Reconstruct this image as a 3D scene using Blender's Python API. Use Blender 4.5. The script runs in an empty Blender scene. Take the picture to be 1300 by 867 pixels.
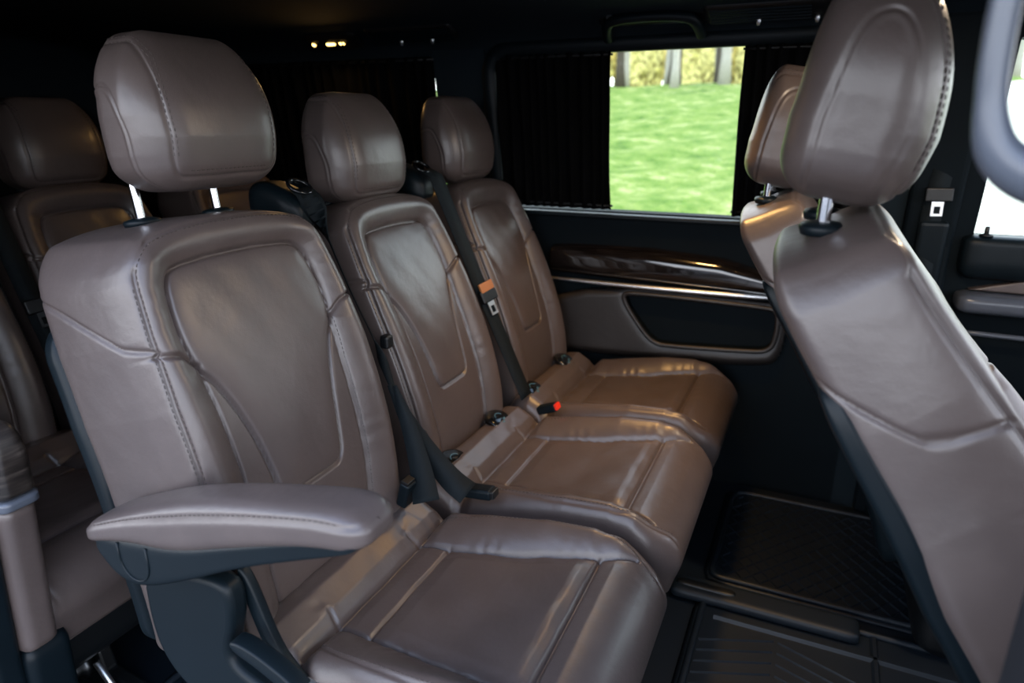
import bpy, math, random
import numpy as np
from mathutils import Vector

random.seed(7)
RNG = np.random.RandomState(7)
SC = bpy.context.scene
COL = SC.collection
PI = math.pi

# ------------------------------------------------------------------ materials
def new_mat(name):
    m = bpy.data.materials.new(name)
    m.use_nodes = True
    nt = m.node_tree
    return m, nt, nt.nodes['Principled BSDF']

def link(nt, a, b): nt.links.new(a, b)

def coords(nt, scale=(1, 1, 1)):
    tc = nt.nodes.new('ShaderNodeTexCoord')
    mp = nt.nodes.new('ShaderNodeMapping')
    mp.inputs['Scale'].default_value = scale
    link(nt, tc.outputs['Object'], mp.inputs['Vector'])
    return mp.outputs['Vector']

def noise_tex(nt, vec, scale, detail=2.0, rough=.5):
    n = nt.nodes.new('ShaderNodeTexNoise')
    n.inputs['Scale'].default_value = scale
    n.inputs['Detail'].default_value = detail
    n.inputs['Roughness'].default_value = rough
    link(nt, vec, n.inputs['Vector'])
    return n.outputs['Fac']

def ramp(nt, fac, stops):
    r = nt.nodes.new('ShaderNodeValToRGB')
    while len(r.color_ramp.elements) < len(stops):
        r.color_ramp.elements.new(.5)
    for e, (p, c) in zip(r.color_ramp.elements, stops):
        e.position = p
        e.color = (*c, 1)
    link(nt, fac, r.inputs['Fac'])
    return r.outputs['Color']

def bump(nt, bsdf, layers):
    prev = None
    for h, strength, dist in layers:
        b = nt.nodes.new('ShaderNodeBump')
        b.inputs['Strength'].default_value = strength
        b.inputs['Distance'].default_value = dist
        link(nt, h, b.inputs['Height'])
        if prev is not None:
            link(nt, prev, b.inputs['Normal'])
        prev = b.outputs['Normal']
    link(nt, prev, bsdf.inputs['Normal'])

def leather(name, c0, c1, rough=.4):
    m, nt, b = new_mat(name)
    v = coords(nt)
    col = ramp(nt, noise_tex(nt, v, 14, 3), [(.3, c0), (.7, c1)])
    link(nt, col, b.inputs['Base Color'])
    b.inputs['Roughness'].default_value = rough
    b.inputs['Specular IOR Level'].default_value = .62
    vo = nt.nodes.new('ShaderNodeTexVoronoi')
    vo.inputs['Scale'].default_value = 620
    link(nt, v, vo.inputs['Vector'])
    bump(nt, b, [(noise_tex(nt, v, 30, 3), .12, .01), (vo.outputs['Distance'], .10, .001)])
    return m

def plain(name, col, rough=.5, metal=0, spec=.5, grain=0, gscale=900, coat=0):
    m, nt, b = new_mat(name)
    v = coords(nt)
    c2 = tuple(min(1, x * 1.15) for x in col)
    link(nt, ramp(nt, noise_tex(nt, v, 9, 2), [(.35, col), (.7, c2)]), b.inputs['Base Color'])
    b.inputs['Roughness'].default_value = rough
    b.inputs['Metallic'].default_value = metal
    b.inputs['Specular IOR Level'].default_value = spec
    b.inputs['Coat Weight'].default_value = coat
    b.inputs['Coat Roughness'].default_value = .04
    if grain:
        bump(nt, b, [(noise_tex(nt, v, gscale, 2), grain, .001)])
    return m

M = {}
M['leather'] = leather('brown_leather', (.068, .052, .048), (.080, .061, .056), .36)
M['dimleather'] = leather('dimmed_brown_leather', (.010, .0075, .0065), (.013, .0095, .0085), .5)  # darker copy of the leather: dim light at the far wall put into the colour
M['thread'] = plain('dark_taupe_thread', (.040, .030, .026), .7)
M['plastic'] = plain('dark_blue_black_plastic', (.0026, .0058, .0082), .42, spec=.20, grain=.15)
M['wallplastic'] = plain('dark_wall_plastic', (.0035, .006, .008), .6, spec=.06, grain=.1)
M['black'] = plain('black_plastic', (.002, .003, .004), .45, grain=.1)
M['gloss'] = plain('glossy_black_plastic', (.004, .005, .006), .12)
M['chrome'] = plain('chrome', (.60, .60, .62), .10, 1)
M['satin'] = plain('satin_aluminium', (.80, .81, .83), .38, 1)
M['steel'] = plain('dark_steel', (.08, .085, .09), .35, 1)
M['liner'] = plain('dark_headliner_cloth', (.009, .0145, .019), .95, spec=.1, grain=.4, gscale=500)
M['rubber'] = plain('black_rubber', (.005, .009, .014), .50, spec=.35, grain=.15, gscale=400)
M['curtain'] = plain('black_curtain_cloth', (.002, .0021, .0023), .95, spec=.04)
M['red'] = plain('red_plastic', (.75, .03, .012), .3)
M['orange'] = plain('orange_tab', (.30, .11, .03), .5)
M['mark'] = plain('pale_blue_marking', (.05, .13, .17), .5)
M['greyhandle'] = plain('blue_grey_handle_plastic', (.060, .068, .085), .28)
M['body'] = plain('dark_grey_paint', (.02, .022, .026), .3)
M['bark'] = plain('grey_bark', (.34, .31, .26), .9, grain=.5, gscale=30)
M['asphalt'] = plain('grey_asphalt', (.10, .105, .11), .95, grain=.5, gscale=40)
M['darkbark'] = plain('dark_brown_bark', (.06, .045, .03), .9, grain=.5, gscale=30)
M['gravel'] = plain('pale_gravel', (.62, .60, .50), .95, grain=.5, gscale=40)
M['beige'] = plain('beige_cloth', (.45, .40, .30), .9)

def webbing():
    m, nt, b = new_mat('belt_webbing')
    v = coords(nt)
    w = nt.nodes.new('ShaderNodeTexWave')
    w.bands_direction = 'Z'
    w.inputs['Scale'].default_value = 260
    link(nt, v, w.inputs['Vector'])
    link(nt, ramp(nt, w.outputs['Fac'], [(0, (.0035, .0060, .0075)), (1, (.008, .012, .0145))]), b.inputs['Base Color'])
    b.inputs['Roughness'].default_value = .7
    b.inputs['Specular IOR Level'].default_value = .15
    bump(nt, b, [(w.outputs['Fac'], .25, .001)])
    return m
M['belt'] = webbing()

def darkwood():
    m, nt, b = new_mat('dark_lacquered_wood')
    v = coords(nt, (2.5, 30, 60))
    n = noise_tex(nt, v, 3.0, 5, .6)
    link(nt, ramp(nt, n, [(.35, (.004, .0035, .0035)), (.55, (.008, .006, .0055)), (.75, (.022, .017, .015))]), b.inputs['Base Color'])
    b.inputs['Roughness'].default_value = .13
    b.inputs['Coat Weight'].default_value = 1
    b.inputs['Coat Roughness'].default_value = .03
    return m
M['wood'] = darkwood()

def streakwood():
    m, nt, b = new_mat('streaked_brown_wood')
    v = coords(nt, (8, 6, 70))
    n = noise_tex(nt, v, 2.0, 5, .6)
    link(nt, ramp(nt, n, [(.3, (.006, .005, .0045)), (.5, (.018, .014, .012)), (.7, (.05, .04, .034))]), b.inputs['Base Color'])
    b.inputs['Roughness'].default_value = .3
    b.inputs['Coat Weight'].default_value = .15
    return m
M['streak'] = streakwood()

def grass_mat():
    m, nt, b = new_mat('grass')
    v = coords(nt)
    a = noise_tex(nt, v, 2.2, 8, .72)
    link(nt, ramp(nt, a, [(.32, (.05, .10, .015)), (.44, (.12, .20, .035)), (.55, (.20, .26, .065)), (.68, (.42, .42, .20))]), b.inputs['Base Color'])
    b.inputs['Roughness'].default_value = .9
    b.inputs['Specular IOR Level'].default_value = .1
    bump(nt, b, [(noise_tex(nt, v, 6, 4, .7), .8, .2)])
    return m
M['grass'] = grass_mat()

def foliage_mat(name, c0, c1):
    m, nt, b = new_mat(name)
    v = coords(nt)
    link(nt, ramp(nt, noise_tex(nt, v, 4, 6, .75), [(.40, c0), (.58, c1)]), b.inputs['Base Color'])
    b.inputs['Roughness'].default_value = .9
    return m
M['yellowleaf'] = foliage_mat('yellow_leaves', (.20, .15, .03), (.95, .82, .30))

def glass_mat():
    m = bpy.data.materials.new('window_glass')
    m.use_nodes = True
    nt = m.node_tree
    nt.nodes.clear()
    o = nt.nodes.new('ShaderNodeOutputMaterial')
    mix = nt.nodes.new('ShaderNodeMixShader')
    t = nt.nodes.new('ShaderNodeBsdfTransparent')
    t.inputs['Color'].default_value = (.93, .97, .94, 1)
    g = nt.nodes.new('ShaderNodeBsdfGlossy')
    g.inputs['Roughness'].default_value = .02
    f = nt.nodes.new('ShaderNodeFresnel')
    f.inputs['IOR'].default_value = 1.3
    link(nt, f.outputs['Fac'], mix.inputs['Fac'])
    link(nt, t.outputs['BSDF'], mix.inputs[1])
    link(nt, g.outputs['BSDF'], mix.inputs[2])
    link(nt, mix.outputs['Shader'], o.inputs['Surface'])
    return m
M['glass'] = glass_mat()

def emit_mat(name, col, s):
    m, nt, b = new_mat(name)
    b.inputs['Base Color'].default_value = (.8, .6, .3, 1)
    b.inputs['Emission Color'].default_value = (*col, 1)
    b.inputs['Emission Strength'].default_value = s
    return m
M['lamp'] = emit_mat('warm_lamp_lens', (1, .60, .16), 7)
M['lampdim'] = emit_mat('warm_lamp_lens_soft', (1, .60, .16), 1.5)

# ------------------------------------------------------------------ object helpers
def mesh_obj(name, V, F, mat, parent=None, smooth=True):
    me = bpy.data.meshes.new(name)
    V = np.asarray(V, dtype=float)
    me.from_pydata(V.tolist(), [], [list(map(int, f)) for f in F])
    me.materials.append(mat)
    if smooth:
        me.polygons.foreach_set('use_smooth', [True] * len(me.polygons))
    me.update()
    o = bpy.data.objects.new(name, me)
    COL.objects.link(o)
    if parent is not None:
        o.parent = parent
    return o

def tag(o, label=None, cat=None, group=None, kind=None):
    if label: o['label'] = label
    if cat: o['category'] = cat
    if group: o['group'] = group
    if kind: o['kind'] = kind
    return o

def thing(name, label, cat, loc=(0, 0, 0), group=None):
    o = bpy.data.objects.new(name, None)
    COL.objects.link(o)
    o.location = loc
    o.empty_display_size = .05
    return tag(o, label, cat, group)

def struct(o, label=None, cat=None):
    return tag(o, label, cat, kind='structure')

class Bag:
    """collects simple solids into one mesh"""
    def __init__(s): s.V = []; s.F = []
    def add(s, V, F):
        b = len(s.V)
        s.V += [tuple(v) for v in V]
        s.F += [[b + i for i in f] for f in F]
        return s
    def build(s, name, mat, parent=None, smooth=True):
        return mesh_obj(name, s.V, s.F, mat, parent, smooth)

def bevel(o, w=.004, seg=2, angle=40):
    m = o.modifiers.new('bevel', 'BEVEL')
    m.width = w
    m.segments = seg
    m.limit_method = 'ANGLE'
    m.angle_limit = math.radians(angle)
    return o

def autosmooth(o, deg=40):
    me = o.data
    lim = math.cos(math.radians(deg))
    import bmesh
    bm = bmesh.new()
    bm.from_mesh(me)
    for e in bm.edges:
        if len(e.link_faces) == 2 and e.link_faces[0].normal.dot(e.link_faces[1].normal) < lim:
            e.smooth = False
    bm.to_mesh(me)
    bm.free()
    return o

def box_geo(x0, x1, y0, y1, z0, z1):
    V = [(x0, y0, z0), (x1, y0, z0), (x1, y1, z0), (x0, y1, z0), (x0, y0, z1), (x1, y0, z1), (x1, y1, z1), (x0, y1, z1)]
    F = [(0, 3, 2, 1), (4, 5, 6, 7), (0, 1, 5, 4), (1, 2, 6, 5), (2, 3, 7, 6), (3, 0, 4, 7)]
    return V, F

def prism_geo(poly, y0, y1):
    """polygon in (x,z), extruded along y"""
    n = len(poly)
    V = [(x, y0, z) for x, z in poly] + [(x, y1, z) for x, z in poly]
    F = [list(range(n)), list(range(2 * n - 1, n - 1, -1))]
    F += [(i, n + i, n + (i + 1) % n, (i + 1) % n) for i in range(n)]
    # consistent orientation
    a = sum(poly[i][0] * poly[(i + 1) % n][1] - poly[(i + 1) % n][0] * poly[i][1] for i in range(n))
    if a < 0:
        F = [list(reversed(f)) for f in F]
    return V, F

def chaikin(P, closed=True, it=2):
    P = [np.array(p, float) for p in P]
    for _ in range(it):
        Q = []
        n = len(P)
        if not closed: Q.append(P[0])
        for i in range(n if closed else n - 1):
            a, b = P[i], P[(i + 1) % n]
            Q += [a * .75 + b * .25, a * .25 + b * .75]
        if not closed: Q.append(P[-1])
        P = Q
    return np.array(P)

def resample(P, n):
    P = np.asarray(P, float)
    d = np.r_[0, np.cumsum(np.linalg.norm(np.diff(P, axis=0), axis=1))]
    t = np.linspace(0, d[-1], n)
    return np.stack([np.interp(t, d, P[:, k]) for k in range(P.shape[1])], 1)

def tube_geo(P, r, n=12, closed=False, flat=1.0, up=(0, 0, 1)):
    P = np.asarray(P, float)
    m = len(P)
    rs = np.full(m, r) if np.isscalar(r) else np.asarray(r)
    if closed:
        T = np.roll(P, -1, 0) - np.roll(P, 1, 0)
    else:
        T = np.gradient(P, axis=0)
    T /= np.linalg.norm(T, axis=1)[:, None]
    u = np.array(up, float)
    if abs(T[0] @ u) > .95: u = np.array([0., 1., 0.]) if abs(u[2]) > .5 else np.array([0., 0., 1.])
    V = []
    N = u - T[0] * (u @ T[0])
    for i in range(m):
        N = N - T[i] * (N @ T[i])
        N /= np.linalg.norm(N)
        B = np.cross(T[i], N)
        for k in range(n):
            a = 2 * PI * k / n
            V.append(P[i] + rs[i] * (math.cos(a) * N * flat + math.sin(a) * B))
    F = []
    for i in range(m if closed else m - 1):
        j = (i + 1) % m
        for k in range(n):
            l = (k + 1) % n
            F.append((i * n + k, i * n + l, j * n + l, j * n + k))
    if not closed:
        F.append(list(range(n - 1, -1, -1)))
        F.append([(m - 1) * n + k for k in range(n)])
    return V, F

def lathe_geo(prof, n=20, axis='z', c=(0, 0, 0)):
    V = []; F = []
    for r, h in prof:
        for k in range(n):
            a = 2 * PI * k / n
            p = (r * math.cos(a), r * math.sin(a), h)
            if axis == 'y': p = (p[0], p[2], -p[1])
            if axis == 'x': p = (p[2], p[0], p[1])
            V.append((p[0] + c[0], p[1] + c[1], p[2] + c[2]))
    for i in range(len(prof) - 1):
        for k in range(n):
            l = (k + 1) % n
            F.append((i * n + k, i * n + l, (i + 1) * n + l, (i + 1) * n + k))
    F.append(list(range(n - 1, -1, -1)))
    F.append([(len(prof) - 1) * n + k for k in range(n)])
    return V, F

# ---- soft boxes: a rounded box lattice run through a shape function
def lattice(ax, ay, az):
    nx, ny, nz = len(ax), len(ay), len(az)
    ids = -np.ones((nx, ny, nz), int)
    surf = np.zeros((nx, ny, nz), bool)
    surf[[0, -1]] = True; surf[:, [0, -1]] = True; surf[:, :, [0, -1]] = True
    ids[surf] = np.arange(surf.sum())
    I, J, K = np.nonzero(surf)
    P = np.stack([np.asarray(ax)[I], np.asarray(ay)[J], np.asarray(az)[K]], 1)
    F = []
    def quads(g, flip):
        a, b, c, d = g[:-1, :-1], g[1:, :-1], g[1:, 1:], g[:-1, 1:]
        q = np.stack([a, b, c, d], -1).reshape(-1, 4)
        F.append(q[:, ::-1] if flip else q)
    quads(ids[:, :, -1], False); quads(ids[:, :, 0], True)
    quads(ids[-1], False); quads(ids[0], True)
    quads(ids[:, -1, :], True); quads(ids[:, 0, :], False)
    return P, np.concatenate(F)

def softbox(P, lo, hi, rlo, rhi):
    lo, hi, rlo, rhi = (np.array(a, float) for a in (lo, hi, rlo, rhi))
    q = np.clip(P, lo + rlo, hi - rhi)
    d = P - q
    r = np.where(d > 0, rhi, rlo)
    e = d / r
    n = np.linalg.norm(e, axis=1)
    k = np.where(n > 1e-9, 1.0, 0)[:, None]
    nn = np.where(n > 1e-9, n, 1)[:, None]
    m = np.abs(e).max(1)[:, None]
    return q + k * r * e / nn * np.where(m > 0, m, 1)

def sst(x, a, b):
    t = np.clip((x - a) / (b - a), 0, 1)
    return t * t * (3 - 2 * t)

def pl_dist(X, Y, L):
    """distance of points to an open polyline"""
    L = np.asarray(L, float)
    D = np.full(X.shape, 1e9)
    for (ax, ay), (bx, by) in zip(L[:-1], L[1:]):
        dx, dy = bx - ax, by - ay
        t = np.clip(((X - ax) * dx + (Y - ay) * dy) / (dx * dx + dy * dy + 1e-12), 0, 1)
        D = np.minimum(D, np.hypot(X - ax - t * dx, Y - ay - t * dy))
    return D

def poly_sdf(X, Y, L):
    L = np.asarray(L, float)
    D = pl_dist(X, Y, np.vstack([L, L[:1]]))
    ins = np.zeros(X.shape, bool)
    n = len(L)
    for i in range(n):
        (ax, ay), (bx, by) = L[i], L[(i + 1) % n]
        c = ((ay > Y) != (by > Y))
        xx = ax + (Y - ay) * (bx - ax) / ((by - ay) if by != ay else 1e-12)
        ins ^= c & (X < xx)
    return np.where(ins, -D, D)

def stitches(bag, F, path, i, j, sign=1, off=(0, 0), ln=.0056, gap=.0026, w=.0015, h=.0009, core=(0, .15, 0)):
    """thread stitches along a path of box points lying on the shape F; i, j: the two box axes of that face"""
    P = np.asarray(path, float).copy()
    P = resample(P, max(40, len(P) * 4))
    T = np.gradient(P, axis=0)
    tn = T / np.linalg.norm(T, axis=1)[:, None]
    side = np.zeros_like(P)
    side[:, i] = -tn[:, j]; side[:, j] = tn[:, i]
    P = P + side * off[0]
    W = F(P)
    d = np.r_[0, np.cumsum(np.linalg.norm(np.diff(W, axis=0), axis=1))]
    n = int(d[-1] / (ln + gap))
    if n < 2: return
    t0 = (np.arange(n) + .1) * (ln + gap)
    t1 = t0 + ln
    A = np.stack([np.interp(t0, d, P[:, k]) for k in range(3)], 1)
    B = np.stack([np.interp(t1, d, P[:, k]) for k in range(3)], 1)
    e = 1e-3
    di = np.zeros(3); di[i] = e
    dj = np.zeros(3); dj[j] = e
    FA, FB = F(A), F(B)
    N = np.cross(F(A + di) - F(A - di), F(A + dj) - F(A - dj)) * sign
    N /= np.linalg.norm(N, axis=1)[:, None] + 1e-12
    Fin = F(A * .93 + .07 * np.asarray(core, float))
    N *= np.where((N * (FA - Fin)).sum(1) < 0, -1, 1)[:, None]
    for a, b, nn in zip(FA, FB, N):
        t = b - a
        l = np.linalg.norm(t)
        if l < 1e-6: continue
        s = np.cross(nn, t / l) * w * .5
        up = nn * h
        dn = -nn * .0006
        V = [a + s + dn, a - s + dn, b - s + dn, b + s + dn, a * .85 + b * .15 + s * .5 + up, a * .85 + b * .15 - s * .5 + up, b * .85 + a * .15 - s * .5 + up, b * .85 + a * .15 + s * .5 + up]
        bag.add(V, [(4, 5, 6, 7), (0, 4, 7, 3), (1, 2, 6, 5), (0, 1, 5, 4), (2, 3, 7, 6)])

def lin(a, b, n): return np.linspace(a, b, n)

# ------------------------------------------------------------------ seats
def smooth_profile(pts, n=500, sig=30):
    pts = np.array(pts, float)
    # extend both ends straight
    a = pts[0] - (pts[1] - pts[0]) / np.linalg.norm(pts[1] - pts[0]) * .15
    b = pts[-1] + (pts[-1] - pts[-2]) / np.linalg.norm(pts[-1] - pts[-2]) * .15
    Q = resample(np.vstack([a, pts, b]), n)
    k = np.exp(-.5 * (np.arange(-3 * sig, 3 * sig + 1) / sig) ** 2); k /= k.sum()
    pad = 3 * sig
    R = []
    for c in range(2):
        x = Q[:, c]
        xe = np.r_[x[0] + (x[1] - x[0]) * np.arange(-pad, 0), x, x[-1] + (x[-1] - x[-2]) * np.arange(1, pad + 1)]
        R.append(np.convolve(xe, k, 'valid'))
    Q = np.stack(R, 1)
    d = np.r_[0, np.cumsum(np.linalg.norm(np.diff(Q, axis=0), axis=1))]
    i0 = np.argmin(np.abs(Q[:, 1] - pts[0][1]))
    return d - d[i0], Q

class Back:
    """backrest of one seat: box coordinates (lateral, height along the back, depth)"""
    def __init__(s, prof, hw, T, s0, s1, ins, crease, hs_side, ws, hb=.024, shear=.30, flare=0.0, tw=None, yo=0.0, n0=None):
        s.n0 = n0
        s.yo = yo
        s.tw = tw or [(0, 1), (1, 1)]
        s.sd, s.Q = smooth_profile(prof)
        s.T = np.gradient(s.Q, s.sd, axis=0)
        s.hw, s.th, s.s0, s.s1 = hw, T, s0, s1
        s.lo = (-hw, s0, -T); s.hi = (hw, s1, 0)
        s.rlo = (.04, .03, .035); s.rhi = (.04, .05, .045)
        s.ins = chaikin(ins, True, 3)
        s.crease, s.hs_side, s.ws = crease, hs_side, ws
        s.hb, s.shear, s.flare = hb, shear, flare
        cl = [c for c in crease]                     # from the insert's shoulder down, lateral positive
        up = [p for p in s.ins if p[1] > cl[0][1]]
        r_ = [(x, y) for x, y in cl]; l_ = [(-x, y) for x, y in reversed(cl)]
        upr = sorted([p for p in up if p[0] > 0], key=lambda p: p[1])
        upl = sorted([p for p in up if p[0] <= 0], key=lambda p: -p[1])
        s.ip = np.array([tuple(p) for p in upr] + [tuple(p) for p in upl] + list(reversed(r_))[::-1][0:0] + [(-x, y) for x, y in cl] + [(x, y) for x, y in reversed(cl)])
        s.edge = hw - .012
    def feat(s, l, h):
        D = poly_sdf(l, h, s.ip)
        Di = -poly_sdf(l, h, s.ins)
        t = np.clip(D / .055, 0, 1)
        b = s.hb * (1 - (1 - t) ** 2)
        b = b + .006 * (1 - np.exp(-np.clip(Di, 0, 1) / .018))
        b = b - .009 * np.exp(-(Di / .0030) ** 2)
        low = h < s.crease[0][1] + .004
        for sg in (1, -1):
            dc = pl_dist(sg * l, h, s.crease)
            b = b - .006 * np.exp(-(dc / .003) ** 2)
            c0 = s.crease[0]
            dh = pl_dist(sg * l, h, [c0, (s.hw * .8, c0[1] + .022), (s.hw + .01, c0[1] + .034)])
            b = b - .007 * np.exp(-(dh / .003) ** 2)
        # soft creasing of the leather
        b = b + .0006 * np.sin(l * 70 + 9 * h) * np.sin(h * 38 + 2 + 14 * l) * np.clip(Di / .03, 0, 1)
        b = b + .0006 * np.sin(h * 95 + 6 * np.sin(h * 23) + 9 * l) * np.sin(h * 17 + 1) * np.exp(-((D - .02) / .02) ** 2)
        return b
    def F(s, P):
        q = softbox(np.asarray(P, float), s.lo, s.hi, s.rlo, s.rhi)
        l, h, n = q[:, 0], q[:, 1], q[:, 2]
        front = sst(n, -.045, -.012)
        n_full = n

        dn = front * s.feat(l, h)
        # side seam
        sidew = sst(np.abs(l), s.hw - .03, s.hw - .006) * (1 - sst(n, -.02, -.004))
        g = np.exp(-(pl_dist(n, h, s.hs_side) / .0028) ** 2) * .006 * sidew
        if s.n0 is not None:
            sw = sst(np.abs(l), s.hw - .03, s.hw - .004)
            for nn_ in s.n0:
                g = g + .006 * np.exp(-((n - nn_) / .0030) ** 2) * sw * (h < s.s1 - .04) * ((h > .60) | (nn_ > -.09))
        # seam where side meets front
        sl, cl_ = math.sin(PI / 4), math.cos(PI / 4)
        r0 = .065
        mm = r0 - np.hypot(np.clip(r0 - (s.hw - np.abs(l)), 0, None), np.clip(r0 - (s.s1 - h), 0, None))
        eg = np.exp(-(np.hypot(mm - .04 * (1 - sl), n + .045 * (1 - cl_)) / .0034) ** 2) * (.0055 if s.n0 is None else .008)
        sl = sl * (1 - sst(h, s.s1 - .06, s.s1 - .03))
        wf = np.interp(h, [w[0] for w in s.ws], [w[1] for w in s.ws])
        l2 = (l - np.sign(l) * (g + eg * sl)) * wf
        l2 = l2 + np.sign(l) * s.flare * sst(np.abs(l), s.hw - .05, s.hw) * sst(h, .0, .2) * (1 - sst(h, .4, .55)) * (1 - front)
        h2 = h + (-n) * s.shear * np.clip((h - .30) / (s.s1 - .30), 0, 1) ** 2
        # crown of the top
        h2 = h2 - .030 * (np.abs(l) / s.hw) ** 2.6 * sst(h, s.s1 - .10, s.s1)
        n2 = n * np.interp(h, [w[0] for w in s.tw], [w[1] for w in s.tw]) + dn - eg * cl_
        cx = np.interp(h2, s.sd, s.Q[:, 0]); cz = np.interp(h2, s.sd, s.Q[:, 1])
        tx = np.interp(h2, s.sd, s.T[:, 0]); tz = np.interp(h2, s.sd, s.T[:, 1])
        k = np.hypot(tx, tz); tx, tz = tx / k, tz / k
        return np.stack([cx + n2 * tz, l2 + s.yo, cz - n2 * tx], 1)
    def top_z(s, x, y):
        P = np.array([(y - s.yo, s.s1, -s.th * k) for k in np.linspace(0, 1, 60)])
        V = s.F(P)
        i = np.argmin(np.abs(V[:, 0] - x)); return float(V[i, 2])
    def build(s, parent, mat, thread, res=.0032, name='backrest', thread_on=True):
        nl = int(2 * s.hw / res); nh = int((s.s1 - s.s0) / res)
        P, Fc = lattice(lin(-s.hw, s.hw, nl), lin(s.s0, s.s1, nh), lin(-s.th, 0, max(14, int(s.th / (res * 1.6)))))
        o = mesh_obj(name, s.F(P), Fc, mat, parent)
        if thread_on:
            def seam(pth, **k):
                b = Bag(); stitches(b, s.F, pth, *k.pop('ax', (0, 1)), core=(0, .3, -s.th / 2), **k); b.build('stitching', thread, o, smooth=False)
            for sg in (1, -1):
                if s.n0 is None:
                    seam([(sg * s.hw, h, -.008) for h in lin(.02, s.s1 - .08, 60)], ax=(1, 2))
                seam([(sg * x, h, 0) for x, h in s.crease], off=(.005 * sg, 0))
            if s.n0 is None:
                e, t, r = s.hw - .006, s.s1 - .008, .055
                out = [(-e, h, 0) for h in lin(.02, t - r, 40)] + [(-e + r * (1 - math.cos(a)), t - r + r * math.sin(a), 0) for a in lin(.1, PI / 2, 12)]
                seam(out + [(-x, h, 0) for x, h, _ in out[::-1]])
        return o
    def shell(s, parent, mat, h0, h1, grow=.004, deep=.028):
        """hard plastic back shell behind the cushion"""
        lo = (-s.hw - .0, h0, -s.th - .012); hi = (s.hw + .0, h1, -s.th + deep)
        P, Fc = lattice(lin(lo[0], hi[0], 40), lin(h0, h1, 60), lin(lo[2], hi[2], 10))
        q = softbox(P, lo, hi, (.03, .04, .015), (.03, .04, .012))
        l, h, n = q[:, 0], q[:, 1], q[:, 2]
        wf = np.interp(h, [w[0] for w in s.ws], [w[1] for w in s.ws])
        l2 = l * wf * (1 + grow / s.hw)
        n = n * np.interp(h, [w[0] for w in s.tw], [w[1] for w in s.tw])
        h2 = h + (-n) * s.shear * np.clip((h - .30) / (s.s1 - .30), 0, 1) ** 2
        cx = np.interp(h2, s.sd, s.Q[:, 0]); cz = np.interp(h2, s.sd, s.Q[:, 1])
        tx = np.interp(h2, s.sd, s.T[:, 0]); tz = np.interp(h2, s.sd, s.T[:, 1])
        k = np.hypot(tx, tz); tx, tz = tx / k, tz / k
        return mesh_obj('back_shell', np.stack([cx + n * tz, l2 + s.yo, cz - n * tx], 1), Fc, mat, parent)

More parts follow.
